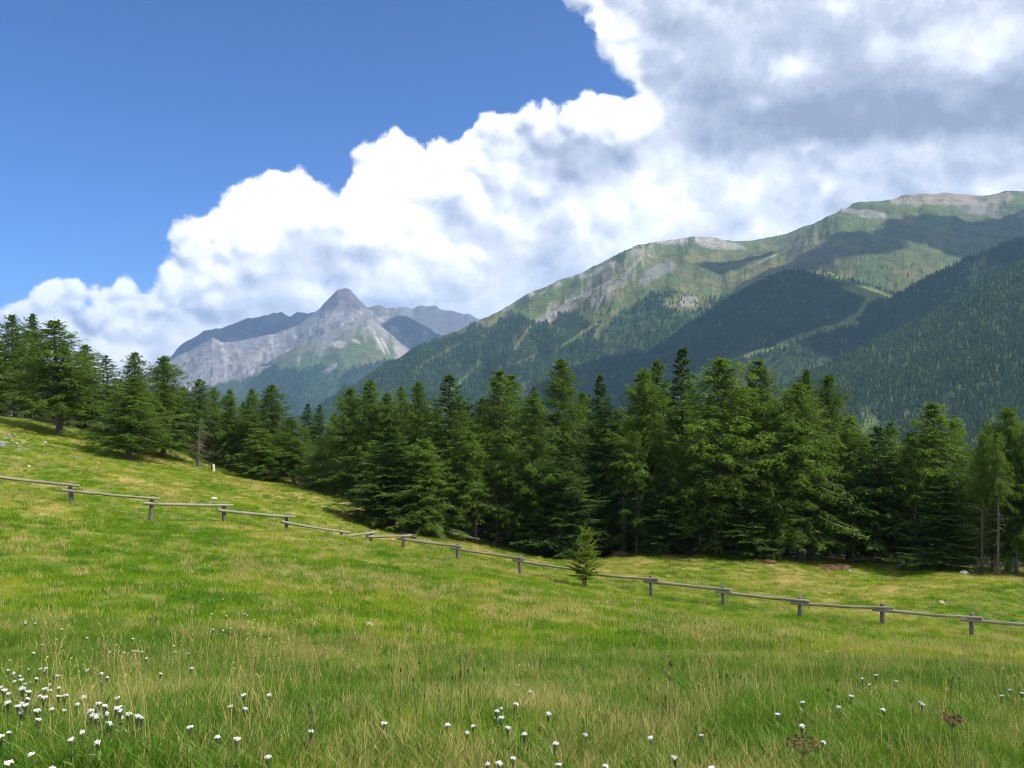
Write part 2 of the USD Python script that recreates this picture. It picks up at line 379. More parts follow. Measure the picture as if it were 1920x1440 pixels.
# ------------------------------------------------------------------ the mountains
def mountain(name, ridge, depth_ridge, depth_base, zbase, nu, ns, shape, rough, paint, u_range, seed, smooth=True, bulge=None, back=.8):
    """A mountain between its foot and its ridge line, and its far side. Returns the fields for planting."""
    u = np.linspace(*u_range, nu)
    s = np.linspace(0, 1 + back, ns)
    S, U = np.meshgrid(s, u, indexing='ij')
    D1, D0 = curve(depth_ridge, u), curve(depth_base, u)
    zr = (720 - curve(ridge, u)) / FPX * D1
    # small teeth on the ridge
    zr = zr + rough[1] * (meshkit.fbm(np.stack([u / 16, 0 * u, 0 * u + seed], -1), 4, seed) - .5)
    up = np.minimum(S, 1)
    soft = ndimage.gaussian_filter1d(zr, nu * .05, mode='nearest')
    mid = ndimage.gaussian_filter1d(zr, nu * .016, mode='nearest')
    k1, k2 = sstep(.25, .85, up), sstep(.8, 1., up)
    zr = (soft * (1 - k1) + mid * k1) * (1 - k2) + zr * k2
    Y = D0 + (D1 - D0) * S
    X = (U - 960) / FPX * Y
    prof = shape(up, U)
    zb = curve(zbase, u) if np.ndim(zbase) else zbase
    Z = zb + (zr - zb) * prof
    Z = np.where(S > 1, zr - (S - 1) * (D1 - D0) * .55, Z)
    if bulge is not None:
        Z = Z + bulge(U, up, D1) * (S <= 1)
    amp = rough[0] * np.sin(np.clip(up, 0, 1) * math.pi) ** .6 + rough[0] * .13 * sstep(.6, 1, up)
    amp = np.where(S > 1, rough[0] * .1, amp)
    # gullies run down the slope: the noise is stretched along it
    g = ridged(U * D1 / FPX, Y * (rough[3] if len(rough) > 3 else .28), rough[2], 6, seed) - .5
    f = fb(X, Y, rough[2] * 1.5, 5, seed + 3) - .5
    Z = Z + amp * (.8 * g + .7 * f)
    v = np.stack([X, Y, Z], -1)
    q = np.arange(nu * ns).reshape(ns, nu)
    faces = np.stack([q[:-1, :-1], q[:-1, 1:], q[1:, 1:], q[1:, :-1]], -1).reshape(-1, 4)
    nrm = np.cross(np.gradient(v, axis=1), np.gradient(v, axis=0))
    nrm /= np.linalg.norm(nrm, axis=-1, keepdims=True) + 1e-12
    row = 720 - Z / Y * FPX
    data = dict(U=U, S=S, X=X, Y=Y, Z=Z, row=row, g=g, f=f, n=nrm, D1=D1)
    col, density = paint(data)
    o = obj(name, (v.reshape(-1, 3), faces), M_rock, smooth=smooth, color=col.reshape(-1, 3))
    tag(o, kind='structure')
    data['density'] = density
    return data


def blend(c, new, w):
    return c * (1 - w[..., None]) + np.asarray(new, float) * w[..., None]


def spot(d, u, v, ru, rv, turn=0., ragged=.5, seed=0):
    """A patch of the slope round a place named by where it is seen from the meadow, with a ragged edge."""
    a = math.radians(turn)
    dx, dy = d['U'] - u, d['row'] - v
    q = np.sqrt(((dx * math.cos(a) + dy * math.sin(a)) / ru) ** 2 + ((-dx * math.sin(a) + dy * math.cos(a)) / rv) ** 2)
    n = meshkit.fbm(np.stack([d['U'] / 22, d['row'] / 14, 0 * q + seed], -1), 4, seed + 11) - .5
    return sstep(1.12, .82, q + ragged * 1.6 * n)


N = {'geo': ('geometry', {}), 'c': ('attribute', {'attribute': 'col'}), 'n': ('noise_texture', {'scale': .012, 'detail': 8., 'roughness': .65}), 'r': ('rgb_ramp', {'ramp': [(.28, (.55, .55, .57)), (.5, (1, 1, 1)), (.72, (1.4, 1.4, 1.36))]}),
     'n2': ('noise_texture', {'scale': .045, 'detail': 5., 'roughness': .7}), 'r2': ('rgb_ramp', {'ramp': [(.3, (.62, .62, .64)), (.5, (1, 1, 1)), (.7, (1.35, 1.35, 1.32))]}), 'mx3': ('mix', {'mix_type': 'multiply', 'fac': .8}), 'mx': ('mix', {'mix_type': 'multiply', 'fac': .9}), 'b': ('bump', {'strength': .8, 'distance': 22.}), 'p': ('principled_bsdf', {'roughness': .95, 'specular_ior_level': .1})}
L = [('geo.position', 'n.vector'), ('n.fac', 'r.fac'), ('c.color', 'mx.color1'), ('r.color', 'mx.color2'), ('geo.position', 'n2.vector'), ('n2.fac', 'r2.fac'), ('mx.color', 'mx3.color1'), ('r2.color', 'mx3.color2'), ('mx3.color', 'p.base_color'), ('n.fac', 'b.height'), ('b.normal', 'p.normal')]
M_rock = mat('mountain_slope', N, L)
ROCK, PALE, GRASS, DRY, SOIL, SHADEDROCK = (.19, .172, .15), (.26, .243, .215), (.068, .092, .026), (.118, .112, .042), (.030, .050, .018), (.105, .10, .10)


def noise_uv(d, a, b, seed):
    return meshkit.fbm(np.stack([d['U'] / a, d['row'] / b, 0 * d['U'] + seed], -1), 5, seed)


def base_paint(d, c):
    col = np.zeros(d['X'].shape + (3,)) + np.asarray(c, float)
    n = noise_uv(d, 60, 30, 3)
    return col * (.8 + .4 * n[..., None])


def paint_back(d):
    col = base_paint(d, SHADEDROCK)  # rock tone darkened to stand in for cloud shade on the back ridge
    col = blend(col, ROCK, .6 * sstep(.5, .7, noise_uv(d, 40, 22, 8)))
    return col, None


def paint_peak(d):
    U, row = d['U'], d['row']
    n = noise_uv(d, 26, 18, 5)
    col = base_paint(d, (.165, .158, .152))
    streak = noise_uv(d, 8, 14, 6)
    col = blend(col, (.225, .215, .205), sstep(.50, .66, streak))
    col = blend(col, (.10, .097, .10), .75 * sstep(.54, .70, noise_uv(d, 9, 16, 12)))
    # summit block: cloud shade painted into the rock colour
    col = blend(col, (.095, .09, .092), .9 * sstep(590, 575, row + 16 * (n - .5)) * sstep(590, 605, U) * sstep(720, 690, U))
    col = blend(col, (.25, .23, .19), spot(d, 635, 645, 16, 6, 0, .6, 2) + 0)
    col = blend(col, (.25, .23, .19), .8 * spot(d, 715, 640, 5, 26, -28, .5, 4))
    col = blend(col, (.22, .20, .16), .7 * spot(d, 745, 650, 26, 8, 30, .6, 6))
    line = curve([(300, 728), (400, 722), (470, 705), (560, 690), (620, 695), (660, 690), (700, 680), (740, 680), (800, 672), (900, 660)], U) + 26 * (noise_uv(d, 18, 400, 4) - .5)
    forest = sstep(-3, 5, row - line)
    col = blend(col, (.028, .05, .02), forest)
    return col, forest * .8


def paint_front(d):
    U, row = d['U'], d['row']
    col = base_paint(d, (.075, .105, .030))
    col = blend(col, DRY, .5 * sstep(.5, .66, noise_uv(d, 30, 14, 71)))
    crest = curve([(330, 830), (480, 712), (520, 686), (600, 636), (662, 602), (690, 601), (740, 632), (790, 692), (900, 800)], U)
    col = blend(col, (.205, .195, .18), .9 * sstep(38, 4, row - crest + 70 * (noise_uv(d, 12, 26, 72) - .5)) * sstep(530, 620, U))
    col = blend(col, (.30, .27, .23), .9 * spot(d, 635, 645, 17, 6, 0, .6, 2))
    col = blend(col, (.30, .27, .23), .8 * spot(d, 668, 640, 10, 3, 30, .6, 21))
    col = blend(col, (.32, .30, .26), .9 * spot(d, 712, 645, 3, 26, -28, .4, 4))
    col = blend(col, (.32, .30, .26), .7 * spot(d, 722, 648, 2, 20, -28, .4, 14))
    col = blend(col, (.26, .235, .20), .8 * spot(d, 750, 660, 22, 9, 50, .7, 6))
    col = blend(col, (.26, .235, .20), .7 * spot(d, 560, 676, 3, 14, 15, .6, 16))
    line = curve([(330, 690), (470, 690), (505, 682), (530, 690), (560, 694), (590, 684), (640, 694), (690, 684), (730, 672), (800, 672), (900, 660)], U) + 22 * (noise_uv(d, 12, 400, 4) - .5)
    forest = sstep(-2, 4, row - line)
    forest = forest * (1 - .8 * spot(d, 640, 700, 5, 16, 20, .6, 77))
    col = blend(col, (.022, .042, .016), forest)
    return col, forest


def paint_shoulder(d):
    col = base_paint(d, (.10, .10, .09))  # base colour carries painted cloud shade over the shoulder
    col = blend(col, (.20, .185, .17), .7 * sstep(.54, .68, noise_uv(d, 14, 20, 9)))
    col = blend(col, (.04, .06, .025), sstep(640, 700, d['row']))
    return col, None


def paint_main(d):
    U, row, S = d['U'], d['row'], d['S']
    col = base_paint(d, GRASS)
    col = blend(col, DRY, .75 * sstep(.45, .62, noise_uv(d, 55, 22, 21)))
    # the brow of rock and scree under the first top
    col = blend(col, ROCK, .55 * spot(d, 1140, 530, 120, 24, -36, .8, 3) * sstep(.38, .55, noise_uv(d, 7, 26, 22)))
    col = blend(col, PALE, .8 * sstep(14, 2, row - curve([(900, 600), (1000, 548), (1060, 525), (1120, 505), (1215, 457), (1260, 450), (1330, 447), (1380, 455), (1920, 300)], U)) * sstep(1400, 1340, U) * sstep(.42, .6, noise_uv(d, 12, 16, 24)))
    col = blend(col, PALE, .7 * spot(d, 1345, 457, 48, 9, 8, .8, 7))
    col = blend(col, (.14, .135, .132), .75 * spot(d, 1235, 508, 38, 13, -32, .8, 8))
    col = blend(col, ROCK, .7 * spot(d, 1020, 600, 46, 12, -25, .8, 30))
    col = blend(col, PALE, .55 * spot(d, 1290, 565, 20, 10, -10, .9, 9))
    for (u0, v0, u1, v1, w) in ((1215, 470, 1120, 570, 4), (1140, 540, 1112, 590, 3), (1400, 505, 1470, 470, 2.5), (1035, 565, 1015, 610, 3), (1160, 520, 1075, 560, 3)):
        ln = math.hypot(u1 - u0, v1 - v0)
        col = blend(col, PALE, .35 * spot(d, (u0 + u1) / 2, (v0 + v1) / 2, ln / 2, w, math.degrees(math.atan2(v1 - v0, u1 - u0)), .35, 12))
    # right hand summits: dry turf and crags
    col = blend(col, PALE, .95 * spot(d, 1625, 400, 42, 8, 8, .45, 13))
    col = blend(col, (.21, .175, .13), .8 * spot(d, 1770, 372, 120, 14, 0, .8, 14))
    col = blend(col, ROCK, .8 * spot(d, 1850, 392, 70, 12, 12, .9, 15))
    col = blend(col, (.115, .10, .065), .7 * spot(d, 1530, 470, 70, 18, 10, .7, 16))
    col = blend(col, (.06, .075, .025), .6 * sstep(.5, .66, noise_uv(d, 40, 26, 17)) * sstep(1400, 1500, U))
    line = curve([(500, 700), (800, 650), (900, 612), (960, 592), (1010, 600), (1080, 588), (1120, 600), (1200, 560), (1260, 545), (1330, 560), (1400, 560), (1500, 575), (1700, 560), (1800, 545), (1920, 560)], U)
    line = line + 34 * (noise_uv(d, 24, 300, 31) - .5) + 12 * (noise_uv(d, 6, 100, 32) - .5)
    forest = sstep(-2, 10, row - line)
    # green lanes and avalanche tracks through the forest
    lanes = np.zeros(U.shape)
    for (u0, v0, u1, v1, w) in ((1185, 540, 1110, 640, 8), (1000, 605, 965, 655, 4), (1130, 600, 1040, 660, 4), (900, 680, 840, 740, 3), (1020, 660, 950, 690, 3), (870, 640, 780, 690, 3), (960, 700, 930, 735, 3)):
        ln = math.hypot(u1 - u0, v1 - v0)
        lanes = np.maximum(lanes, spot(d, (u0 + u1) / 2, (v0 + v1) / 2, ln / 2, w, math.degrees(math.atan2(v1 - v0, u1 - u0)), .5, 41))
    clear = spot(d, 1285, 568, 38, 18, 0, .9, 42)
    dens = forest * (1 - .95 * lanes) * (1 - .9 * clear)
    col = blend(col, SOIL, np.clip(dens, 0, 1) * .9)
    dens = np.maximum(dens, (.09 * spot(d, 1680, 500, 70, 22, 10, .9, 43) + .05 * spot(d, 1640, 520, 160, 26, 0, .9, 44)) * sstep(.45, .6, noise_uv(d, 16, 12, 45)))
    return col, dens


def paint_spur(d):
    U, row = d['U'], d['row']
    col = base_paint(d, SOIL)
    lane = np.zeros(U.shape)
    path = [(1395, 668), (1450, 655), (1480, 640), (1530, 622), (1570, 612), (1610, 590), (1625, 565), (1660, 552)]
    for (u0, v0), (u1, v1) in zip(path, path[1:]):
        ln = math.hypot(u1 - u0, v1 - v0)
        lane = np.maximum(lane, spot(d, (u0 + u1) / 2, (v0 + v1) / 2, ln / 2 + 6, 6, math.degrees(math.atan2(v1 - v0, u1 - u0)), .35, 51))
    lane = np.maximum(lane, spot(d, 1600, 609, 40, 5, -8, .4, 52))
    lane = np.maximum(lane, spot(d, 1630, 550, 48, 10, 12, .5, 53))
    top = spot(d, 1545, 508, 95, 9, 10, .5, 54)
    col = blend(col, (.125, .15, .04), np.clip(lane + .7 * top, 0, 1))
    col = blend(col, PALE, .8 * spot(d, 1665, 628, 9, 13, 0, .9, 55))
    return col, np.clip((1 - lane) * (1 - .75 * top), 0, 1)


def paint_side(d):
    col = base_paint(d, SOIL)
    col = blend(col, (.085, .115, .028), sstep(.60, .7, noise_uv(d, 20, 30, 61)))
    return col, np.clip(1 - .5 * sstep(.58, .68, noise_uv(d, 20, 30, 61)), 0, 1)


far_ridge = mountain('far_mountain_ridge', [(500, 690), (640, 610), (700, 582), (720, 577), (745, 574), (760, 571), (775, 576), (800, 571), (820, 575), (850, 581), (885, 592), (915, 600), (960, 612), (1100, 660)],
                     [(0, 12500), (2000, 12500)], [(0, 10000), (2000, 10000)], -318, 220, 60, lambda s, U: s ** 1.1, (90, 90, 500), paint_back, (480, 1120), 91)
back_ridge = mountain('dark_back_ridge', [(150, 760), (280, 700), (322, 664), (345, 642), (372, 628), (400, 615), (440, 606), (475, 594), (505, 588), (515, 585), (530, 588), (545, 591), (558, 582), (575, 588), (598, 582), (640, 570), (680, 590), (760, 660), (830, 720)],
                      [(0, 10300), (2000, 10300)], [(0, 8600), (2000, 8600)], -318, 260, 60, lambda s, U: s ** 1.05, (170, 60, 420, .6), paint_back, (130, 840), 92)
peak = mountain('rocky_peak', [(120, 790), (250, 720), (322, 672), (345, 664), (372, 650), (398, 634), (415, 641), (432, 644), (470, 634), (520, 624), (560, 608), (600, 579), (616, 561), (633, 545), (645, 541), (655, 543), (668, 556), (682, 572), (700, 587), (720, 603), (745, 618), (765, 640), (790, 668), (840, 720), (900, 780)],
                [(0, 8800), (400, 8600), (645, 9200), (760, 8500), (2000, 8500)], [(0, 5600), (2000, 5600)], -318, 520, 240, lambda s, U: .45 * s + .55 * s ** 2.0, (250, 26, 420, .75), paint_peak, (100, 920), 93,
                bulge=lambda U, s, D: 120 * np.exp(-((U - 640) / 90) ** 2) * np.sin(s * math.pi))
peak_spur = mountain('green_front_spur', [(330, 800), (420, 728), (480, 692), (520, 670), (560, 648), (600, 630), (640, 612), (662, 602), (690, 601), (715, 612), (740, 632), (762, 656), (790, 692), (840, 760), (900, 800)],
                     [(0, 7900), (2000, 7700)], [(0, 5600), (2000, 5400)], -318, 420, 170, lambda s, U: .7 * s + .3 * s ** 2, (130, 14, 330, .5), paint_front, (330, 900), 99)
shoulder = mountain('dark_mountain_shoulder', [(560, 640), (630, 595), (660, 585), (690, 576), (710, 572), (730, 579), (760, 592), (790, 607), (815, 620), (838, 634), (880, 650), (960, 690)],
                    [(0, 9350), (2000, 9350)], [(0, 6600), (2000, 6600)], -318, 240, 90, lambda s, U: s ** 1.25, (170, 40, 420, .6), paint_shoulder, (560, 980), 94)
main = mountain('main_mountain', [(380, 900), (520, 830), (640, 757), (740, 690), (800, 655), (840, 632), (880, 614), (920, 599), (942, 583), (1000, 548), (1060, 525), (1120, 505), (1170, 480), (1215, 457), (1260, 450), (1330, 447), (1375, 455), (1410, 452), (1490, 438), (1540, 425), (1585, 403), (1600, 388), (1650, 380), (1690, 372), (1730, 367), (1780, 366), (1850, 370), (1920, 367), (2050, 350), (2300, 400)],
                [(380, 4200), (900, 4600), (1400, 5000), (2300, 5200)], [(380, 2200), (2300, 2300)], -318, 1150, 420, lambda s, U: .62 * s + .38 * np.sin(s * math.pi / 2), (170, 9, 420), paint_main, (390, 2300), 95,
                bulge=lambda U, s, D: -120 * np.exp(-((U - 1440) / 70) ** 2) * np.sin(s * math.pi) * s ** 2 * 1.3 + 90 * np.exp(-((U - 1600) / 110) ** 2) * np.sin(s * math.pi) * s * 1.5 + 230 * (ridged(U * 2.9, s * 900, 620, 3, 5) - .5) * np.sin(s * math.pi) * sstep(.3, .7, s))
spur = mountain('forested_spur', [(900, 850), (1050, 770), (1180, 690), (1240, 645), (1285, 612), (1340, 574), (1400, 540), (1450, 515), (1500, 504), (1545, 506), (1600, 523), (1640, 538), (1680, 553), (1720, 575), (1760, 600), (1860, 660)],
                [(800, 3000), (2000, 3000)], [(800, 1500), (2000, 1500)], -318, 520, 200, lambda s, U: .8 * s + .2 * s ** 2, (36, 5, 240), paint_spur, (900, 1860), 96)
side_back = mountain('right_valley_side', [(1560, 640), (1640, 578), (1690, 549), (1740, 518), (1790, 494), (1830, 479), (1880, 460), (1920, 446), (2000, 415), (2200, 330), (2500, 280)],
                     [(1500, 2700), (2500, 2700)], [(1500, 1800), (2500, 1500)], -318, 400, 90, lambda s, U: s, (30, 5, 240), paint_side, (1560, 2500), 97)
side = mountain('right_forest_slope', [(1250, 850), (1400, 760), (1500, 708), (1600, 660), (1660, 632), (1700, 612), (1745, 588), (1790, 560), (1830, 535), (1880, 508), (1920, 487), (2000, 445), (2200, 350), (2600, 260)],
                [(1200, 2100), (2600, 1900)], [(1200, 900), (2600, 700)], -318, 520, 180, lambda s, U: s ** .95, (26, 5, 200), paint_side, (1250, 2600), 98)


# ------------------------------------------------------------------ the far forest
def cone_tree(seed, n=6):
    r = np.random.default_rng(seed)
    V, F = [], []
    for (z0, z1, rr) in ((.06, .55, .20), (.30, .80, .155), (.58, 1.0, .10)):
        a = np.arange(n) / n * 2 * math.pi + r.uniform(0, 6)
        k = len(V)
        for q in a:
            w = rr * r.uniform(.75, 1.25)
            V.append((w * math.cos(q), w * math.sin(q), z0 + r.uniform(-.04, .04)))
        V.append((0, 0, z1))
        F += [(k + i, k + (i + 1) % n, k + n) for i in range(n)]
    return np.array(V), np.array(F)


def far_material(name, c1, c2):
    N = {'o': ('object_info', {}), 'g': ('geometry', {}), 'n': ('noise_texture', {'scale': .012, 'detail': 3.}), 'ad': ('math', {'math_type': 'multiply_add', 'value2': .45}), 'r': ('rgb_ramp', {'ramp': [(.3, c1), (.85, c2)]}),
         'p': ('principled_bsdf', {'roughness': .9, 'specular_ior_level': .1})}
    return mat(name, N, [('g.position', 'n.vector'), ('o.random', 'ad.value1'), ('n.fac', 'ad.value3'), ('ad.value', 'r.fac'), ('r.color', 'p.base_color')])


M_far = far_material('far_conifer', (.014, .036, .015), (.036, .068, .022))
M_light = far_material('far_larch', (.075, .12, .022), (.14, .18, .04))


def plant(name, d, count, height, seed, light=0.0, smax=1.02):
    rng = np.random.default_rng(seed)
    dens = np.clip(d['density'], 0, 1) * (d['S'] <= smax) * (.35 + 1.3 * sstep(.35, .65, fb(d['X'], d['Y'], 90., 4, seed + 5)))
    area = np.linalg.norm(np.cross(np.gradient(np.stack([d['X'], d['Y'], d['Z']], -1), axis=0), np.gradient(np.stack([d['X'], d['Y'], d['Z']], -1), axis=1)), axis=-1)
    visible = (d['row'] < 860) & (d['U'] > -60) & (d['U'] < 2010)
    w = (dens * area * visible)[:-1, :-1]
    p = w.ravel() / w.sum()
    idx = rng.choice(len(p), count, p=p)
    i, j = np.unravel_index(idx, w.shape)
    a, b = rng.random(count), rng.random(count)
    pos = []
    for k in 'XYZ':
        g = d[k]
        pos.append((g[i, j] * (1 - a) + g[i + 1, j] * a) * (1 - b) + (g[i, j + 1] * (1 - a) + g[i + 1, j + 1] * a) * b)
    pos = np.stack(pos, -1)
    h = rng.uniform(height[0], height[1], count) * (.75 + .5 * rng.random(count)) * (.65 + .8 * fb(pos[:, 0], pos[:, 1], 60., 3, seed))
    pos[:, 2] -= h * .05
    pi = UsdGeom.PointInstancer.Define(stage, numbered('/World/' + name))
    targets = []
    for k in range(4):
        m_ = obj(f'conifer', cone_tree(seed * 10 + k), M_light if k == 3 else M_far, str(pi.GetPath()))
        targets.append(m_.GetPath())
    pi.CreatePrototypesRel().SetTargets(targets)
    kind = rng.integers(0, 3, count)
    kind[rng.random(count) < light] = 3
    pi.CreateProtoIndicesAttr(Vt.IntArray.FromNumpy(kind.astype(np.int32)))
    pi.CreatePositionsAttr(Vt.Vec3fArray.FromNumpy(pos.astype(np.float32)))
    wd = rng.uniform(.85, 1.3, count)
    pi.CreateScalesAttr(Vt.Vec3fArray.FromNumpy(np.stack([h * wd, h * wd, h], -1).astype(np.float32)))
    tag(pi, kind='stuff')
    return pi


tag(plant('peak_forest', peak_spur, 14000, (16, 26), 1), 'blue green conifer forest along the foot of the rocky peak', 'forest', kind='stuff')
tag(plant('main_mountain_forest', main, 60000, (9, 16), 2, .02), 'conifer forest covering the lower half of the broad green mountain', 'forest', kind='stuff')
tag(plant('spur_forest', spur, 20000, (9, 15), 3, .02), 'dark conifer forest on the rounded spur crossed by a grassy lane', 'forest', kind='stuff')
tag(plant('valley_side_forest', side_back, 9000, (9, 15), 4, .03), 'dark shaded conifer forest on the steep slope at the right edge', 'forest', kind='stuff')
tag(plant('slope_forest', side, 22000, (7, 11.5), 5, .08), 'green forest with pale larches on the near slope at the right', 'forest', kind='stuff')


# ------------------------------------------------------------------ clouds high above, out of the picture, whose shade lies on the slopes
M_cloud = mat('cloud', {'p': ('principled_bsdf', {'base_color': (.85, .85, .87), 'roughness': 1., 'specular_ior_level': 0.})}, [])


def cloud(target, along, across, turn, altitude, seed):
    rng = np.random.default_rng(seed)
    c = np.asarray(target) + SUN * (altitude - target[2]) / SUN[2]
    parts = []
    for k in range(9):
        p = rng.normal(0, .42, 3)
        m_ = trimesh.creation.icosphere(3, 1.0)
        v = m_.vertices * rng.uniform(.45, .75)
        v = v * (1 + .35 * (meshkit.fbm(m_.vertices * 2.2 + k * 7, 4, seed) - .5)[:, None]) + p * [1, 1, .4]
        v = v * [along, across, 260]
        v[:, 2] = np.maximum(v[:, 2], -70 + 8 * np.sin(v[:, 0] / 60))
        parts.append(trimesh.Trimesh(v, m_.faces, process=False))
    m_ = trimesh.util.concatenate(parts)
    a = math.radians(turn)
    R = np.array([[math.cos(a), -math.sin(a), 0], [math.sin(a), math.cos(a), 0], [0, 0, 1]])
    m_.vertices = m_.vertices @ R.T + c
    tag(obj('cloud', m_, M_cloud, smooth=True), kind='structure')


def slope_point(d, u, row):
    k = np.argmin(np.where(d['S'] <= 1, (d['U'] - u) ** 2 + (d['row'] - row) ** 2, 1e12))
    return np.array([d[c].ravel()[k] for c in 'XYZ'])


cloud(slope_point(back_ridge, 450, 630), 1200, 420, 12, 5300, 1)
cloud(slope_point(shoulder, 790, 640), 600, 650, 0, 4900, 3)
cloud(slope_point(spur, 1440, 575), 300, 400, 35, 2300, 4)
cloud(slope_point(side_back, 1790, 540), 320, 280, 0, 2300, 5)
cloud(slope_point(main, 1800, 440), 330, 230, 10, 3400, 6)
cloud(slope_point(main, 1590, 450), 270, 170, 0, 3400, 7)
cloud(slope_point(main, 1385, 492), 110, 70, 0, 3300, 8)


# ------------------------------------------------------------------ where things stand on the meadow
def gz(x, y):
    """Height of the ground sheet's own surface."""
    x, y = np.broadcast_arrays(np.asarray(x, float), np.asarray(y, float))
    r, a = np.hypot(x, y), np.arctan2(x, y)
    fi = np.interp(r, rad, np.arange(len(rad)))
    fj = np.interp(a, azs, np.arange(len(azs)))
    return ndimage.map_coordinates(GZ, [fi.ravel(), fj.ravel()], order=1, mode='nearest').reshape(x.shape)


def hit(px, py, above=0.0, y0=3.5, y1=120):
    """The first point of the meadow (lifted by above) met along a line of sight."""
    Y = np.concatenate([np.arange(y0, 20, .04), np.arange(20, y1, .15)])
    d = (720 - py) / FPX * Y - (gz((px - 960) / FPX * Y, Y) + above)
    k = np.nonzero(d <= 0)[0]
    k = k[0] if len(k) else len(Y) - 1
    y = Y[k]
    if 0 < k and d[k] < 0:
        y = Y[k - 1] + (Y[k] - Y[k - 1]) * d[k - 1] / (d[k - 1] - d[k])
    x = (px - 960) / FPX * y
    return np.array([x, y, float(gz(x, y))])


def tube(points, radii, n=8, seed=0, rough=0.0, caps=True):
    """A bent, tapering round bar through the points."""
    P, R = np.asarray(points, float), np.asarray(radii, float)
    tan = np.gradient(P, axis=0)
    tan /= np.linalg.norm(tan, axis=1, keepdims=True)
    ref = np.where(np.abs(tan[:, 2:]) > .9, [[1., 0, 0]], [[0, 0, 1.]])
    e1 = np.cross(tan, ref)
    e1 /= np.linalg.norm(e1, axis=1, keepdims=True)
    e2 = np.cross(tan, e1)
    a = np.arange(n) / n * 2 * math.pi
    w = R[:, None] * np.ones(n)
    if rough:
        w = w * (1 + rough * np.random.default_rng(seed).normal(0, 1, w.shape))
    V = P[:, None] + w[..., None] * (np.cos(a)[None, :, None] * e1[:, None] + np.sin(a)[None, :, None] * e2[:, None])
    k = len(P)
    i, j = np.meshgrid(np.arange(k - 1), np.arange(n), indexing='ij')
    q = np.stack([i * n + j, (i + 1) * n + j, (i + 1) * n + (j + 1) % n, i * n + (j + 1) % n], -1).reshape(-1, 4)
    F = np.vstack([q[:, [0, 1, 2]], q[:, [0, 2, 3]]])
    V = V.reshape(-1, 3)
    if caps:
        b = len(V)
        V = np.vstack([V, P[0], P[-1]])
        F = np.vstack([F, [[b, j, (j + 1) % n] for j in range(n)], [[b + 1, (k - 1) * n + (j + 1) % n, (k - 1) * n + j] for j in range(n)]])
    return V, F


def join(meshes):
    V, F, k = [], [], 0
    for v, f in meshes:
        V.append(v)
        F.append(np.asarray(f) + k)
        k += len(v)
    return np.vstack(V), np.vstack(F)


# ------------------------------------------------------------------ conifers
def leaf_material(name, c1, c2, c3, transl=.35, wet=.25):
    N = {'g': ('geometry', {}), 'o': ('object_info', {}), 'n': ('noise_texture', {'scale': .55, 'detail': 3.}),
         'm1': ('math', {'math_type': 'multiply', 'value2': .45}), 'm2': ('math', {'math_type': 'multiply_add', 'value2': .35}), 'm3': ('math', {'math_type': 'multiply_add', 'value2': .55}),
         'r': ('rgb_ramp', {'ramp': [(.30, c1), (.62, c2), (.95, c3)]}),
         'p': ('principled_bsdf', {'roughness': .55, 'specular_ior_level': wet}), 't': ('translucent_bsdf', {}), 'x': ('mix_closure', {'fac': transl}),
         'tc': ('mix', {'mix_type': 'multiply', 'fac': 1.0, 'color2': (1.25, 1.3, .7)})}
    L = [('g.position', 'n.vector'), ('g.random_per_island', 'm1.value1'), ('o.random', 'm2.value1'), ('m1.value', 'm2.value3'), ('n.fac', 'm3.value1'), ('m2.value', 'm3.value3'), ('m3.value', 'r.fac'), ('r.color', 'p.base_color'),
         ('r.color', 'tc.color1'), ('tc.color', 't.color'), ('p.BSDF', 'x.closure1'), ('t.BSDF', 'x.closure2')]
    return mat(name, N, L, surface='x.closure')


M_larch = leaf_material('larch_needles', (.070, .132, .012), (.118, .200, .018), (.19, .27, .034), .42)
M_spruce = leaf_material('spruce_needles', (.042, .088, .012), (.072, .138, .017), (.115, .188, .024), .38)
M_thin = leaf_material('sparse_needles', (.045, .080, .025), (.075, .115, .035), (.11, .145, .05))
M_sapling = leaf_material('sapling_needles', (.14, .19, .015), (.22, .30, .028), (.34, .42, .06))
N = {'g': ('geometry', {}), 'mp': ('mapping', {'mapping_type': 'point', 'scale': (9., 9., 1.6)}), 'n': ('noise_texture', {'scale': 1.5, 'detail': 6., 'roughness': .65}), 'r': ('rgb_ramp', {'ramp': [(.3, (.045, .036, .030)), (.55, (.12, .098, .08)), (.75, (.23, .205, .18))]}),
     'b': ('bump', {'strength': .7, 'distance': .04}), 'p': ('principled_bsdf', {'roughness': .9, 'specular_ior_level': .15})}
M_bark = mat('bark', N, [('g.position', 'mp.vector'), ('mp.vector', 'n.vector'), ('n.fac', 'r.fac'), ('r.color', 'p.base_color'), ('n.fac', 'b.height'), ('b.normal', 'p.normal')])
M_dead = mat('dead_wood', {'g': ('geometry', {}), 'n': ('noise_texture', {'scale': 6., 'detail': 4.}), 'r': ('rgb_ramp', {'ramp': [(.3, (.13, .115, .10)), (.7, (.30, .27, .235))]}), 'p': ('principled_bsdf', {'roughness': .9, 'specular_ior_level': .1})},
             [('g.position', 'n.vector'), ('n.fac', 'r.fac'), ('r.color', 'p.base_color')])


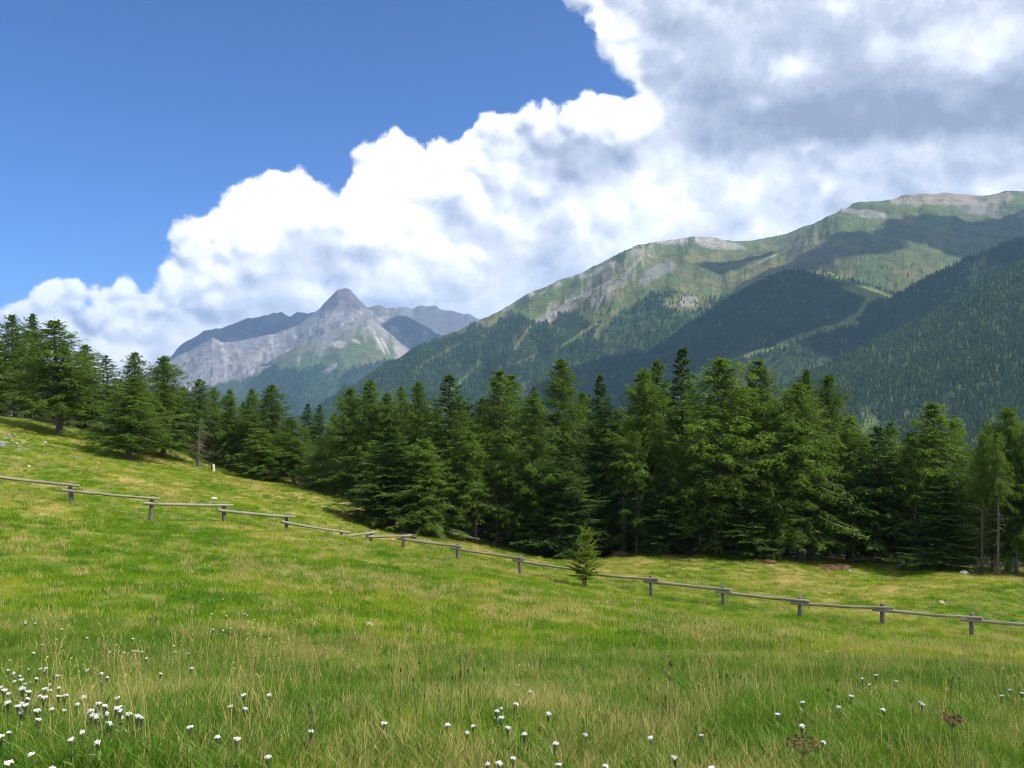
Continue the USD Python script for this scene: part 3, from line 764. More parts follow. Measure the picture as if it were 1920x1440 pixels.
def conifer(seed, H, spread, kind, crown_base=.1, density=1.0, blade=1.0):
    """(trunk, limbs, dead twigs, crown) of a larch or a spruce: limbs round the trunk, twigs on the limbs, needle tufts on the twigs."""
    rng = np.random.default_rng(seed)
    zb = crown_base * H
    nb = int((40 if kind == 'larch' else 31) * (H - zb) * density)
    t = np.sort(rng.random(nb) ** 1.05)
    t = np.concatenate([t, [.985, .99, .995]])
    nb = len(t)
    z0 = zb + t * (H * .965 - zb)
    phi = np.arange(nb) * 2.399 + rng.uniform(-.5, .5, nb)
    lob = 1 + .22 * np.sin(phi * 2 + z0 * .9 + seed) + .16 * np.sin(phi * 3 - z0 * 1.7 + seed * 2)
    Lb = spread * ((1 - t) ** (.68 if kind == 'larch' else .85) * .975 + .018) * (.70 + .30 * np.minimum(1, t / .12)) * rng.uniform(.45, 1.15, nb) * lob
    if kind == 'larch':
        el, droop, up = np.radians(0 + 36 * t ** 1.3 + rng.normal(0, 20, nb)), .46, .24
    else:
        el, droop, up = np.radians(-8 + 40 * t + rng.normal(0, 11, nb)), .42, .34
    el = np.clip(el, math.radians(-40), math.radians(58))
    lean = rng.normal(0, .012, 2)

    def axis(z):
        return np.stack([lean[0] * z + .05 * np.sin(z * .5 + seed), lean[1] * z + .05 * np.cos(z * .4 + seed), z], -1)
    out = np.stack([np.cos(phi), np.sin(phi), 0 * phi], -1)

    def on(b, q):
        r = Lb[b] * q
        p = axis(z0[b]) + out[b] * r[:, None]
        p[:, 2] += Lb[b] * (np.tan(el[b]) * q - droop * q ** 2 + up * q ** 3.5)
        return p
    zz = np.linspace(-.3, H, 16)
    R0 = H * (.0095 if kind == 'larch' else .012) + .02
    trunk = tube(axis(zz), R0 * (1 - (np.clip(zz, 0, H) / H) ** 1.1 * .97) * (1 + .5 * np.exp(-np.clip(zz, 0, 9) / .35)), 9, seed, .06)
    limbs = []
    for b in range(nb):
        if Lb[b] < .25:
            continue
        q = np.array([0., .35, .7, 1.])
        limbs.append(tube(on(np.full(4, b), q), (.012 + .011 * Lb[b]) * np.array([1, .7, .42, .12]), 3, caps=False))
    # twigs
    nt = np.maximum(4, (Lb / (.185 if kind == 'larch' else .14)).astype(int)) * 2
    B = np.repeat(np.arange(nb), nt)
    q = np.clip(.12 + .88 * rng.random(len(B)) ** .85, 0, 1)
    side = np.where(rng.random(len(B)) < .5, -1, 1)
    base = on(B, q)
    tan = on(B, np.minimum(q + .05, 1.05)) - base
    tan /= np.linalg.norm(tan, axis=1, keepdims=True) + 1e-9
    lat = np.stack([-out[B][:, 1], out[B][:, 0], 0 * q], -1) * side[:, None]
    if kind == 'larch':
        d = tan * rng.uniform(.3, .9, len(B))[:, None] + lat * rng.uniform(.2, 1.0, len(B))[:, None]
        d[:, 2] -= rng.uniform(.15, 1.5, len(B))
        tl = (.16 + .42 * (1 - .55 * q)) * np.minimum(1, Lb[B] / 1.2 + .16) * rng.uniform(.5, 1.25, len(B))
    else:
        d = tan * rng.uniform(.5, 1.0, len(B))[:, None] + lat * rng.uniform(.5, 1.0, len(B))[:, None]
        d[:, 2] -= rng.uniform(.0, .5, len(B))
        tl = (.14 + .44 * (1 - .6 * q)) * np.minimum(1, Lb[B] / 1.1 + .16) * rng.uniform(.6, 1.2, len(B))
    d /= np.linalg.norm(d, axis=1, keepdims=True)
    # needle tufts
    per = 7 if kind == 'larch' else 8
    n = len(B) * per
    Bt = np.repeat(np.arange(len(B)), per)
    s = np.tile((np.arange(per) + .5) / per, len(B)) + rng.uniform(-.08, .08, n)
    p = base[Bt] + d[Bt] * (tl[Bt] * s)[:, None]
    p[:, 2] -= .10 * tl[Bt] * s ** 2
    rv = rng.normal(0, 1, (n, 3))
    rv /= np.linalg.norm(rv, axis=1, keepdims=True)
    dirs = d[Bt] * (.55 if kind == 'larch' else .9) + rv * (.75 if kind == 'larch' else .55)
    dirs[:, 2] -= .05
    dirs /= np.linalg.norm(dirs, axis=1, keepdims=True)
    small = (.5 + .5 * np.minimum(1, Lb[B] / 1.0))[Bt]
    ln = rng.uniform(.11, .23, n) * blade * small * (1 if kind == 'larch' else .95)
    wd = rng.uniform(.032, .060, n) * blade * (1 if kind == 'larch' else 1.15)
    w = np.cross(dirs, rng.normal(0, 1, (n, 3)))
    w /= np.linalg.norm(w, axis=1, keepdims=True) + 1e-9
    V = np.stack([p - w * wd[:, None] * .5, p + w * wd[:, None] * .5, p + dirs * ln[:, None]], 1).reshape(-1, 3)
    F = np.arange(3 * n).reshape(n, 3)
    # bare dead twigs under the crown
    dead = []
    for k in range(int(26 * max(.05, crown_base) / .1)):
        z = rng.uniform(.25, max(.8, zb * 1.5))
        a = rng.uniform(0, 2 * math.pi)
        l = rng.uniform(.5, 1.5) * spread / 3
        o = np.array([math.cos(a), math.sin(a), rng.uniform(-.35, .1)])
        c = axis(np.array([z]))[0]
        dead.append(tube([c, c + o * l * .5, c + o * l + [0, 0, rng.uniform(-.25, .1) * l]], [.018, .012, .004], 3, caps=False))
    return trunk, join(limbs), join(dead), (V, F)


stage.CreateClassPrim('/World/tree_kinds')


def tree_kind(name, seed, H, spread, kind, needles, **kw):
    path = f'/World/tree_kinds/{name}'
    UsdGeom.Xform.Define(stage, path)
    trunk, limbs, dead, crown = conifer(seed, H, spread, kind, **kw)
    obj('trunk', trunk, M_bark, path, smooth=True)
    obj('limbs', limbs, M_bark, path)
    obj('dead_twigs', dead, M_dead, path)
    obj('crown', crown, needles, path)
    return path, H, spread


KINDS = {'larch': [tree_kind(f'larch_{k}', 100 + k, 13., sp, 'larch', M_larch, crown_base=cb) for k, (sp, cb) in enumerate([(2.9, .13), (2.6, .19), (3.1, .11), (2.4, .24), (2.8, .15)])],
         'spruce': [tree_kind(f'spruce_{k}', 200 + k, 13., sp, 'spruce', M_spruce, crown_base=cb, density=1.05) for k, (sp, cb) in enumerate([(2.5, .08), (2.2, .13), (2.8, .07)])],
         'thin': [tree_kind('thin_larch', 300, 13., 1.7, 'larch', M_thin, crown_base=.34, density=.5)],
         'pole': [tree_kind('bare_pole', 310, 13., 2.1, 'larch', M_larch, crown_base=.55, density=.9)]}
TREE_AT = []
rt = random.Random(4)


def tree(name, label, kind, x, y, height, width=None, group=None, variant=None):
    path, H, sp = KINDS[kind][rt.randrange(len(KINDS[kind])) if variant is None else variant]
    s = height / H
    w = s if width is None else width / (2 * sp * .76)
    z = float(gz(x, y))
    t = thing(name, label, 'tree', (x, y, z - .1), rt.uniform(0, 360), (w, w, s), group)
    t.GetPrim().GetReferences().AddInternalReference(path)
    t.GetPrim().SetInstanceable(True)
    TREE_AT.append((x, y))
    return t


def tree_px(name, label, kind, tip, base_x, Y, width_px=None, group=None, variant=None):
    """A tree whose tip is seen at tip and whose foot stands at base_x, Y metres ahead."""
    x = (base_x - 960) / FPX * Y
    h = (720 - tip) / FPX * Y - float(gz(x, Y))
    return tree(name, label, kind, x, Y, h, None if width_px is None else width_px * Y / FPX, group, variant)


FRONT = [
    ('larch_tree', 'larch at the left edge of the picture on the crest', 'larch', 612, -14, 84, 130),
    ('larch_tree', 'tall larch, left one of the twin tips at the upper left corner of the wood', 'larch', 582, 28, 86, 105),
    ('larch_tree', 'tall larch, right one of the twin tips at the upper left corner of the wood', 'larch', 580, 62, 88, 95),
    ('larch_tree', 'broad tall larch with a short thick trunk beside the scattered stones on the crest', 'larch', 592, 112, 77, 190),
    ('larch_tree', 'larch just right of the broad tall one on the crest, half hidden by it', 'larch', 640, 160, 86, 120),
    ('pale_larch', 'thin pale grey green larch with sparse crown among the left trees', 'thin', 660, 206, 86, 80),
    ('larch_tree', 'dark topped larch rising behind the one that casts its shade on the crest', 'larch', 653, 258, 84, 110),
    ('larch_tree', 'low broad larch in front with a bare trunk foot above a strip of yellow grass', 'larch', 702, 240, 70.5, 165),
    ('larch_tree', 'bushy larch ending the left group where the rocky mountain begins', 'larch', 660, 305, 77, 150),
    ('larch_tree', 'small larch filling the gap beside the bushy end of the left group', 'larch', 720, 340, 84, 80),
    ('bare_larch', 'half dead larch with a long bare trunk and small crown below the rocky mountain', 'pole', 703, 372, 78, 70),
    ('larch_tree', 'slim larch standing directly right of the long bare trunk', 'larch', 720, 405, 84, 78),
    ('larch_tree', 'slim larch below the left foot of the grey peak, second right of the bare trunk', 'larch', 724, 433, 82, 80),
    ('larch_tree', 'larch left of the broad pointed one under the peak', 'larch', 722, 470, 84, 85),
    ('larch_tree', 'broad pointed larch directly under the green flank of the peak', 'larch', 714, 515, 81, 130),
    ('larch_tree', 'shorter larch in front of the broad pointed one below the peak', 'larch', 800, 497, 77, 110),
    ('larch_tree', 'reddish tinged larch at the right shoulder of the broad pointed one', 'larch', 775, 552, 78, 110),
    ('spruce_tree', 'narrow dark spruce, left one of a pair in the gap below the peak', 'spruce', 750, 576, 90, 60),
    ('spruce_tree', 'narrow dark spruce, right one of a pair in the gap below the peak', 'spruce', 752, 598, 88, 60),
    ('larch_tree', 'low larch at the meadow border in the gap below the peak', 'larch', 840, 600, 74, 120),
    ('larch_tree', 'larch at the right side of the gap below the peak', 'larch', 768, 628, 80, 90),
    ('larch_tree', 'open branched larch, first of the long tree row right of the gap', 'larch', 718, 655, 72, 120),
    ('larch_tree', 'pointed larch, second of the long row, with a narrow tip before the dark valley', 'larch', 703, 692, 70, 110),
    ('larch_tree', 'rounded larch tip between two pointed ones in the long row', 'larch', 728, 730, 70, 100),
    ('spruce_tree', 'dark spruce whose low limbs hang over the shaded corner of the meadow', 'spruce', 790, 735, 60, 170),
    ('larch_tree', 'slender larch tip far back in the row above the shaded corner', 'larch', 714, 757, 78, 70),
    ('larch_tree', 'pointed larch left of the feathery blue green one in the row', 'larch', 706, 788, 69, 110),
    ('spruce_tree', 'feathery blue green conifer with a tall open tip, alone before the forested slope', 'spruce', 690, 848, 66, 150),
    ('larch_tree', 'bright low larch hanging over the fence corner', 'larch', 815, 800, 59, 160),
    ('larch_tree', 'low larch standing over the bare stems near the middle', 'larch', 800, 880, 60, 130),
    ('larch_tree', 'tall larch, left one of a close pair left of the picture centre', 'larch', 682, 936, 65, 150),
    ('larch_tree', 'tall larch, right one of a close pair left of the picture centre', 'larch', 690, 962, 67, 130),
    ('larch_tree', 'bright green larch in front of the close pair', 'larch', 735, 992, 60, 150),
    ('larch_tree', 'greyish larch tip peeping out behind the row near the centre', 'thin', 712, 1004, 76, 60),
    ('larch_tree', 'broad tall larch right of the centre with a rounded double top', 'larch', 660, 1058, 66, 165),
    ('spruce_tree', 'dark bushy spruce behind the young tree at the fence', 'spruce', 820, 1062, 58.5, 150),
    ('spruce_tree', 'thin tipped spruce in a dip of the row', 'spruce', 690, 1130, 62, 110),
    ('larch_tree', 'large pointed larch over the dark opening in the wood', 'larch', 680, 1203, 61, 180),
    ('larch_tree', 'larch tip rising just behind the large pointed one', 'larch', 660, 1226, 68, 110),
    ('spruce_tree', 'tallest and slimmest tree of the row, a dark spire', 'spruce', 636, 1284, 67, 130),
    ('larch_tree', 'widest larch of the row, with hanging pale green sprays near the rise', 'larch', 656, 1335, 59, 230),
    ('larch_tree', 'larch filling the notch right of the widest one', 'larch', 715, 1395, 66, 110),
    ('larch_tree', 'sharply pointed larch, last tall spire before the row steps down', 'larch', 660, 1432, 60, 170),
    ('larch_tree', 'broad larch with drooping sprays right of the last tall spire', 'larch', 705, 1505, 57, 210),
    ('larch_tree', 'larch top just behind the broad drooping one', 'larch', 680, 1512, 66, 110),
    ('larch_tree', 'larch with a dark round top, third tip right of the last tall spire', 'larch', 690, 1552, 63, 140),
    ('larch_tree', 'yellowish larch leaning out at the step in the row', 'larch', 770, 1590, 58, 150),
    ('spruce_tree', 'dark pointed spruce in the low part of the row at the right', 'spruce', 788, 1645, 56, 150),
    ('larch_tree', 'grey green larch behind the dark pointed spruce', 'larch', 780, 1665, 66, 100),
    ('larch_tree', 'round topped larch, highest of the right end of the row', 'larch', 742, 1740, 55, 165),
    ('spruce_tree', 'dense spruce with limbs reaching the grass beside the white boulders', 'spruce', 880, 1765, 52.5, 150),
    ('larch_tree', 'larch right of the round topped one, its tip low', 'larch', 768, 1792, 60, 100),
    ('larch_tree', 'larch beyond the gap through which a bit of valley meadow shows', 'larch', 785, 1850, 60, 100),
    ('larch_tree', 'tall dark larch near the right edge with bare lower stems', 'larch', 752, 1890, 52, 150),
    ('larch_tree', 'dark larch cut by the right edge of the picture', 'larch', 775, 1945, 51, 130),
    ('spruce_tree', 'small spruce with low sprays beside the brown heap', 'spruce', 880, 1000, 59, 90),
    ('spruce_tree', 'low dark spruce under the widest larch', 'spruce', 900, 1400, 56, 120),
    ('larch_tree', 'low bright larch between the widest larch and the broad drooping one', 'larch', 850, 1455, 56.5, 110),
    ('spruce_tree', 'low dark spruce right of the dark opening', 'spruce', 870, 1245, 58, 100),
]
for name, label, kind, tip, bx, Y, w in FRONT:
    w *= .86 if bx < 640 else 1.0
    tree_px(name, label, kind, tip, bx, Y, w)
for k, (bx, Y, tip) in enumerate([(868, 62, 760), (893, 60, 850), (930, 61, 800), (1170, 61, 780), (1195, 60, 800), (1206, 62, 760), (1225, 63, 720), (1262, 60, 820), (1700, 56, 800), (1715, 55, 830), (1842, 52, 800), (1862, 53, 820), (1872, 51, 800), (1905, 52, 790), (1380, 59, 800), (1430, 58, 850), (1600, 57, 850)]):
    Y -= 1.0
    tree_px('bare_larch', 'slender conifer with a bare pale stem at the shaded border of the wood', 'pole', tip, bx, Y, 55, 'bare stems along the border of the wood')
# the wood behind
rw = np.random.default_rng(12)
n_back = 0
for _ in range(4000):
    x, y = rw.uniform(-60, 46), rw.uniform(55, 104)
    if y < np.interp(x, EDGE[:, 0], EDGE[:, 1]) + 4 or abs(x / y) > .64 or y > np.interp(x, EDGE[:, 0], EDGE[:, 1]) + 34:
        continue
    if min(math.hypot(x - a, y - b) for a, b in TREE_AT) < 2.7:
        continue
    col_px = 960 + x / y * FPX
    limit = curve([(-200, 640), (120, 640), (200, 690), (300, 690), (345, 740), (520, 745), (560, 790), (640, 790), (700, 740), (850, 730), (950, 715), (1130, 715), (1300, 690), (1450, 700), (1560, 730), (1640, 815), (1730, 780), (1820, 830), (1920, 790), (2200, 780)], col_px)
    h = min((720 - limit - rw.uniform(5, 60)) / FPX * y - float(gz(x, y)), 15.5)
    if h < 4:
        continue
    kind = 'larch' if rw.random() < .55 else 'spruce'
    part_of = 'behind the trees on the left crest' if col_px < 340 else 'behind the gap below the rocky peak' if col_px < 650 else 'behind the middle of the long row' if col_px < 1250 else 'behind the widest larch and the last tall spire' if col_px < 1600 else 'behind the low right end of the row'
    tree('forest_' + kind, f'{"green larch" if kind == "larch" else "dark spruce"} deeper in the wood {part_of}', kind, x, y, h, None, f'{"larches" if kind == "larch" else "spruces"} {part_of}')
    n_back += 1
    if n_back >= 150:
        break


# ------------------------------------------------------------------ the young tree by the fence
def young_spruce():
    rng = np.random.default_rng(77)
    H = 3.0
    stem = tube([(0, 0, -.1), (.01, 0, 1.), (-.02, .01, 2.), (-.05, 0, 2.6), (-.07, 0, H)], [.045, .038, .024, .012, .005], 8)
    limbs, P, D, Ln = [], [], [], []
    zs = list(np.linspace(.42, 2.45, 13)) + [2.62]
    for w, z in enumerate(zs):
        t = (z - .42) / (H - .42)
        for k in range(rng.integers(6, 9) if z < 2.5 else 3):
            a = rng.uniform(0, 2 * math.pi)
            L = (1.02 * (1 - t) ** .7 + .16) * rng.uniform(.45, 1.2) * (.55 + .45 * min(1, t / .12))
            if z < .5:
                L *= .7
            el = math.radians(6 + 32 * t + rng.normal(0, 8))
            o = np.array([math.cos(a) * math.cos(el), math.sin(a) * math.cos(el), math.sin(el)])
            base = np.array([-.02 * z / 2, 0, z + rng.uniform(-.05, .05)])
            tip = base + o * L + [0, 0, .10 * L]
            limbs.append(tube([base, base + o * L * .5, tip], [.013, .008, .003], 4, caps=False))
            m = max(2, int(L / .09))
            for q in np.linspace(.15, 1, m):
                c = base + o * L * q + [0, 0, .10 * L * q * q]
                P.append(c), D.append(o), Ln.append(.12)
                if q < .78:
                    for sd_ in (-1, 1):
                        lat = np.array([-o[1], o[0], 0]) * sd_
                        dd = o * .75 + lat * .7 + [0, 0, rng.uniform(-.1, .2)]
                        dd /= np.linalg.norm(dd)
                        l2 = .24 * L * (1 - q * .7) * rng.uniform(.6, 1.2)
                        limbs.append(tube([c, c + dd * l2], [.005, .002], 3, caps=False))
                        for q2 in np.linspace(.2, 1, max(2, int(l2 / .06))):
                            P.append(c + dd * l2 * q2), D.append(dd), Ln.append(.08)
    for q in np.linspace(2.4, H, 9):
        P.append(np.array([-.05, 0, q])), D.append(np.array([0, 0, 1.])), Ln.append(.1)
    P, D = np.array(P), np.array(D)
    per = 26
    I = np.repeat(np.arange(len(P)), per)
    n = len(I)
    rv = rng.normal(0, 1, (n, 3))
    rv -= (rv * D[I]).sum(1)[:, None] * D[I]
    rv /= np.linalg.norm(rv, axis=1)[:, None]
    p = P[I] + D[I] * rng.uniform(-.05, .05, n)[:, None]
    d = D[I] * .6 + rv * .8
    d /= np.linalg.norm(d, axis=1)[:, None]
    w = np.cross(d, rng.normal(0, 1, (n, 3)))
    w /= np.linalg.norm(w, axis=1)[:, None]
    V = np.stack([p - w * .006, p + w * .006, p + d * rng.uniform(.035, .065, n)[:, None]], 1).reshape(-1, 3)
    loc = at(1098, 1100, 41.2)
    loc[2] = float(gz(loc[0], loc[1]))
    t_ = thing('young_spruce', 'small bright green young spruce growing against the log fence', 'tree', loc)
    obj('stem', stem, M_bark, t_.GetPath(), smooth=True)
    obj('limbs', join(limbs), M_bark, t_.GetPath())
    obj('crown', (V, np.arange(3 * n).reshape(n, 3)), M_sapling, t_.GetPath())


young_spruce()

# ------------------------------------------------------------------ the log fence
N = {'g': ('geometry', {}), 'mp': ('mapping', {'mapping_type': 'point', 'scale': (.8, .8, 9.)}), 'n': ('noise_texture', {'scale': 2.6, 'detail': 6., 'roughness': .65}), 'n2': ('noise_texture', {'scale': 1.1, 'detail': 3.}), 'ad': ('math', {'math_type': 'multiply_add', 'value2': .6}), 'ha': ('math', {'math_type': 'multiply', 'value2': .45}),
     'r': ('rgb_ramp', {'ramp': [(.3, (.10, .09, .070)), (.5, (.19, .17, .13)), (.7, (.28, .26, .20))]}), 'b': ('bump', {'strength': .6, 'distance': .015}), 'p': ('principled_bsdf', {'roughness': .8, 'specular_ior_level': .25})}
L = [('g.position', 'mp.vector'), ('mp.vector', 'n.vector'), ('g.position', 'n2.vector'), ('n2.fac', 'ha.value1'), ('n.fac', 'ad.value1'), ('ha.value', 'ad.value3'), ('ad.value', 'r.fac'), ('r.color', 'p.base_color'), ('n.fac', 'b.height'), ('b.normal', 'p.normal')]
M_rail = mat('weathered_rail', N, L)
N2 = dict(N)
N2['mp'] = ('mapping', {'mapping_type': 'point', 'scale': (9., 9., .9)})
N2['r'] = ('rgb_ramp', {'ramp': [(.3, (.06, .053, .045)), (.5, (.115, .103, .085)), (.7, (.18, .165, .14))]})
M_post = mat('weathered_post', N2, L)
M_wire = mat('wire', {'p': ('principled_bsdf', {'base_color': (.3, .3, .29), 'metallic': .7, 'roughness': .5})}, [])
POSTS = [(-160, 38.5), (-12, 37.6), (134, 38), (282, 39), (420, 41), (537, 43), (640, 45), (695, 47), (757, 48), (858, 46), (975, 44), (1095, 42), (1222, 40), (1357, 38), (1500, 36.5), (1655, 35), (1822, 33), (2005, 31.4), (2200, 30)]
TOP_PX = {134: 906, 282: 931, 420: 944, 537: 966, 640: 994, 695: 995, 757: 1001, 858: 1019, 975: 1041, 1095: 1064, 1222: 1079, 1357: 1098, 1500: 1119, 1655: 1132, 1822: 1149}
rf = np.random.default_rng(3)
post_xyz = []
for px_, Y in POSTS:
    x = (px_ - 960) / FPX * Y
    g_ = float(gz(x, Y))
    top = (720 - TOP_PX[px_]) / FPX * Y if px_ in TOP_PX else g_ + .95
    post_xyz.append(np.array([x, Y, top]))
fo = np.array([post_xyz[0][0], post_xyz[0][1], float(gz(post_xyz[0][0], post_xyz[0][1]))])
fence = thing('log_fence', 'weathered grey fence of round posts and single overlapping log rails crossing the meadow', 'fence', fo)
for k, p in enumerate(post_xyz):
    g_ = float(gz(p[0], p[1]))
    l = rf.normal(0, .02, 2)
    zs = np.array([g_ - .3, g_ + .15, (g_ + p[2]) / 2, p[2] - .03, p[2]])
    pts_ = np.stack([p[0] + l[0] * (zs - g_), p[1] + l[1] * (zs - g_), zs], -1) - fo
    obj('post', tube(pts_, np.array([.098, .094, .090, .088, .066]) * rf.uniform(.92, 1.1), 12, k, .03), M_post, fence.GetPath(), smooth=35)
for k in range(len(post_xyz) - 1):
    a, b = post_xyz[k], post_xyz[k + 1]
    d = b - a
    ln = math.hypot(d[0], d[1])
    e = d / ln
    off = np.array([d[1], -d[0], 0]) / ln * .145
    if off[1] > 0:
        off = -off
    p0 = a + off - e * .36
    p1 = b + off + e * .40
    p0[2] = a[2] - .245 - .02
    p1[2] = b[2] - .105
    if k == 5:
        p1[2] = b[2] - .16
    q = np.linspace(0, 1, 9)[:, None]
    line = p0 * (1 - q) + p1 * q
    line += rf.normal(0, .005, line.shape) * [0, 1, 1] - np.array([0, 0, .03]) * np.sin(q * math.pi)
    r_ = .064 * rf.uniform(.92, 1.1)
    obj('rail', tube(line - fo, r_ * np.linspace(1.08, .9, 9) * rf.uniform(.97, 1.03, 9), 12, 50 + k, .025), M_rail, fence.GetPath(), smooth=35)
    for f_ in (.45, .2):
        w0, w1 = a.copy(), b.copy()
        w0[2] = float(gz(a[0], a[1])) + f_
        w1[2] = float(gz(b[0], b[1])) + f_
        m_ = (w0 + w1) / 2 - [0, 0, .06]
        obj('wire', tube(np.array([w0, m_, w1]) - off * .0 - fo, [.0018] * 3, 4, caps=False), M_wire, fence.GetPath())

# ------------------------------------------------------------------ stones, logs, stumps, heaps
N = {'g': ('geometry', {}), 'n': ('noise_texture', {'scale': 5., 'detail': 8., 'roughness': .7}), 'r': ('rgb_ramp', {'ramp': [(.3, (.09, .086, .08)), (.5, (.21, .20, .185)), (.72, (.34, .33, .31))]}), 'b': ('bump', {'strength': .8, 'distance': .04}), 'p': ('principled_bsdf', {'roughness': .92, 'specular_ior_level': .15})}
L = [('g.position', 'n.vector'), ('n.fac', 'r.fac'), ('r.color', 'p.base_color'), ('n.fac', 'b.height'), ('b.normal', 'p.normal')]
M_stone = mat('grey_stone', N, L)
M_white = mat('white_stone', {**N, 'r': ('rgb_ramp', {'ramp': [(.3, (.22, .215, .20)), (.5, (.42, .41, .385)), (.72, (.58, .57, .54))]})}, L)
M_tan = mat('tan_stone', {**N, 'r': ('rgb_ramp', {'ramp': [(.3, (.22, .16, .10)), (.5, (.38, .29, .19)), (.72, (.50, .41, .29))]})}, L)
M_litter = mat('brown_litter', {**N, 'n': ('noise_texture', {'scale': 9., 'detail': 8., 'roughness': .75}), 'r': ('rgb_ramp', {'ramp': [(.3, (.03, .017, .010)), (.5, (.10, .055, .032)), (.72, (.19, .115, .07))]})}, L)
M_log = mat('grey_log', {**N, 'r': ('rgb_ramp', {'ramp': [(.3, (.08, .07, .06)), (.5, (.15, .135, .115)), (.72, (.25, .23, .20))]})}, L)


def boulder(seed, size, sub=3, rough=.45):
    rng = np.random.default_rng(seed)
    m_ = trimesh.creation.icosphere(sub, 1.0)
    v = m_.vertices.copy()
    for _ in range(9):        # chiselled planes
        n_ = rng.normal(0, 1, 3)
        n_ /= np.linalg.norm(n_)
        c = rng.uniform(.62, .9)
        over = np.maximum(v @ n_ - c, 0)
        v -= over[:, None] * n_ * .9
    v *= (1 + rough * (meshkit.fbm(v * 1.7 + seed * 3, 4, seed) - .5))[:, None]
    return v * np.asarray(size), m_.faces


def stone(name, label, px_, py_, w_px, h_px, seed, material=None, group=None, cat='stone'):
    p = hit(px_, py_ + h_px * .4)
    k = p[1] / FPX
    size = (w_px * k / 2 * 1.05, w_px * k / 2 * .8, h_px * k * .72)
    t_ = obj(name, boulder(seed, size), material or M_stone, smooth=28)
    t_.AddTranslateOp().Set(Gf.Vec3d(float(p[0]), float(p[1]), float(p[2]) + size[2] * .22))
    t_.AddRotateZOp().Set(float(seed * 47 % 360) if w_px < 2 * h_px else float(seed * 13 % 40 - 20))
    tag(t_, label, cat, group)


stone('meadow_stone', 'pale rounded stone lying alone in the middle of the near meadow', 691, 1170, 18, 9, 1, M_tan)
stone('flat_stone', 'flat pale slab lying beyond the fence between the third and fourth posts', 401, 934, 14, 4, 2, M_white)
stone('white_stone', 'single white stone above the first fence rail at the left', 53, 874, 9, 5, 3, M_white)
stone('pale_stone', 'pale stone on the slope below the broad larch', 141, 858, 11, 5, 4)
stone('dark_stone', 'dark edged boulder cut by the left edge of the picture', 2, 833, 20, 13, 5)
stone('white_boulder', 'larger of two white boulders at the border of the wood on the right', 1820, 1071, 14, 9, 6, M_white)
stone('white_boulder', 'smaller low boulder touching the white one at the border of the wood', 1808, 1073, 15, 7, 7, M_white)
stone('tan_stone', 'tan stone in the meadow beyond the fence at the right', 1765, 1130, 12, 9, 8, M_tan)
stone('white_stone', 'small white stone on the bank under the yellowish larch', 1593, 1071, 6, 5, 9, M_white)
stone('pale_stone', 'pale stone up the slope, left of the shaded meadow corner', 474, 916, 6, 3, 10)
stone('pale_stone', 'pale stone below the left end of the wood, near the flat slab', 452, 924, 6, 3, 11)
for k, (a, b, w, h) in enumerate([(12, 830, 9, 4), (22, 826, 10, 4), (28, 831, 14, 5), (38, 838, 14, 5), (48, 842, 10, 4), (25, 836, 9, 4), (34, 843, 12, 4), (15, 815, 9, 4), (27, 813, 8, 4), (44, 831, 10, 4), (20, 820, 7, 3), (8, 822, 8, 5), (52, 836, 7, 3)]):
    stone('grey_stone', 'grey stone in the patch of broken rock at the left edge', a, b, w, h, 20 + k, None, 'stones of the broken rock patch')
for k, (a, b, w, h) in enumerate([(50, 794, 6, 3), (45, 798, 5, 3), (67, 829, 5, 3), (85, 829, 6, 3), (98, 836, 6, 3), (60, 839, 4, 3), (76, 842, 5, 2), (36, 859, 5, 3), (118, 869, 3, 2), (20, 856, 3, 2), (16, 852, 4, 3)]):
    stone('small_stone', 'small pale stone scattered on the upper left slope', a, b, w, h, 40 + k, M_white if k % 2 else None, 'small stones scattered on the left slope')


def heap(name, label, px_, py_, w_px, h_px, seed, dy=0.0):
    p = hit(px_, py_)
    k = p[1] / FPX
    v, f = boulder(seed, (w_px * k / 2, w_px * k / 3, h_px * k), 4, .9)
    v[:, 2] *= .9
    v = v + (meshkit.fbm(v * 6, 3, seed) - .5)[:, None] * .12
    o = obj(name, (v, f), M_litter, smooth=40)
    o.AddTranslateOp().Set(Gf.Vec3d(float(p[0]), float(p[1]) + dy, float(p[2])))
    tag(o, label, 'heap')


heap('brown_heap', 'reddish brown heap of earth and needles under the trees right of the young spruce', 1160, 1046, 46, 13, 61)
heap('brown_heap', 'brown bank of needles at the fence corner under the wood', 760, 1008, 40, 9, 62)
heap('brown_heap', 'small brown mound left of the young spruce at the shaded border', 1008, 1038, 30, 7, 63)
heap('brown_heap', 'brown mound at the right under the widest larch', 1285, 1040, 34, 8, 64)
heap('brown_heap', 'bare brown bank below the drooping larch at the right', 1440, 1056, 36, 7, 65)
heap('brown_heap', 'bare earth bank beneath the yellowish larch', 1575, 1066, 60, 7, 66)
for k, (a, b, ln, turn, lab) in enumerate([(900, 985, 3.0, 5, 'thin fallen pole lying level among the bare stems near the fence corner'), 
                                          (1725, 1066, 3.2, 18, 'fallen grey trunk sloping up at the border of the wood on the right'), (872, 1018, 2.2, -25, 'grey log end resting on the brown ground beneath the low larch')]):
    p = hit(a, b)
    t_ = math.radians(turn)
    q = np.linspace(-.5, .5, 6)[:, None] * ln
    line = np.array([[math.cos(t_), .25, math.sin(t_) * .6]]) * q + np.array([0, 0, .18 + abs(math.sin(t_)) * ln * .3])
    o = obj('fallen_log', tube(line, np.linspace(.11, .07, 6) * (.5 if k == 0 else 1), 9, 80 + k, .06), M_log, smooth=40)
    o.AddTranslateOp().Set(Gf.Vec3d(*map(float, p)))
    tag(o, lab, 'log')
p = hit(400, 885)
st = thing('tree_stump', 'pale broken stump standing at the far border of the meadow below the slim larches', 'stump', p)
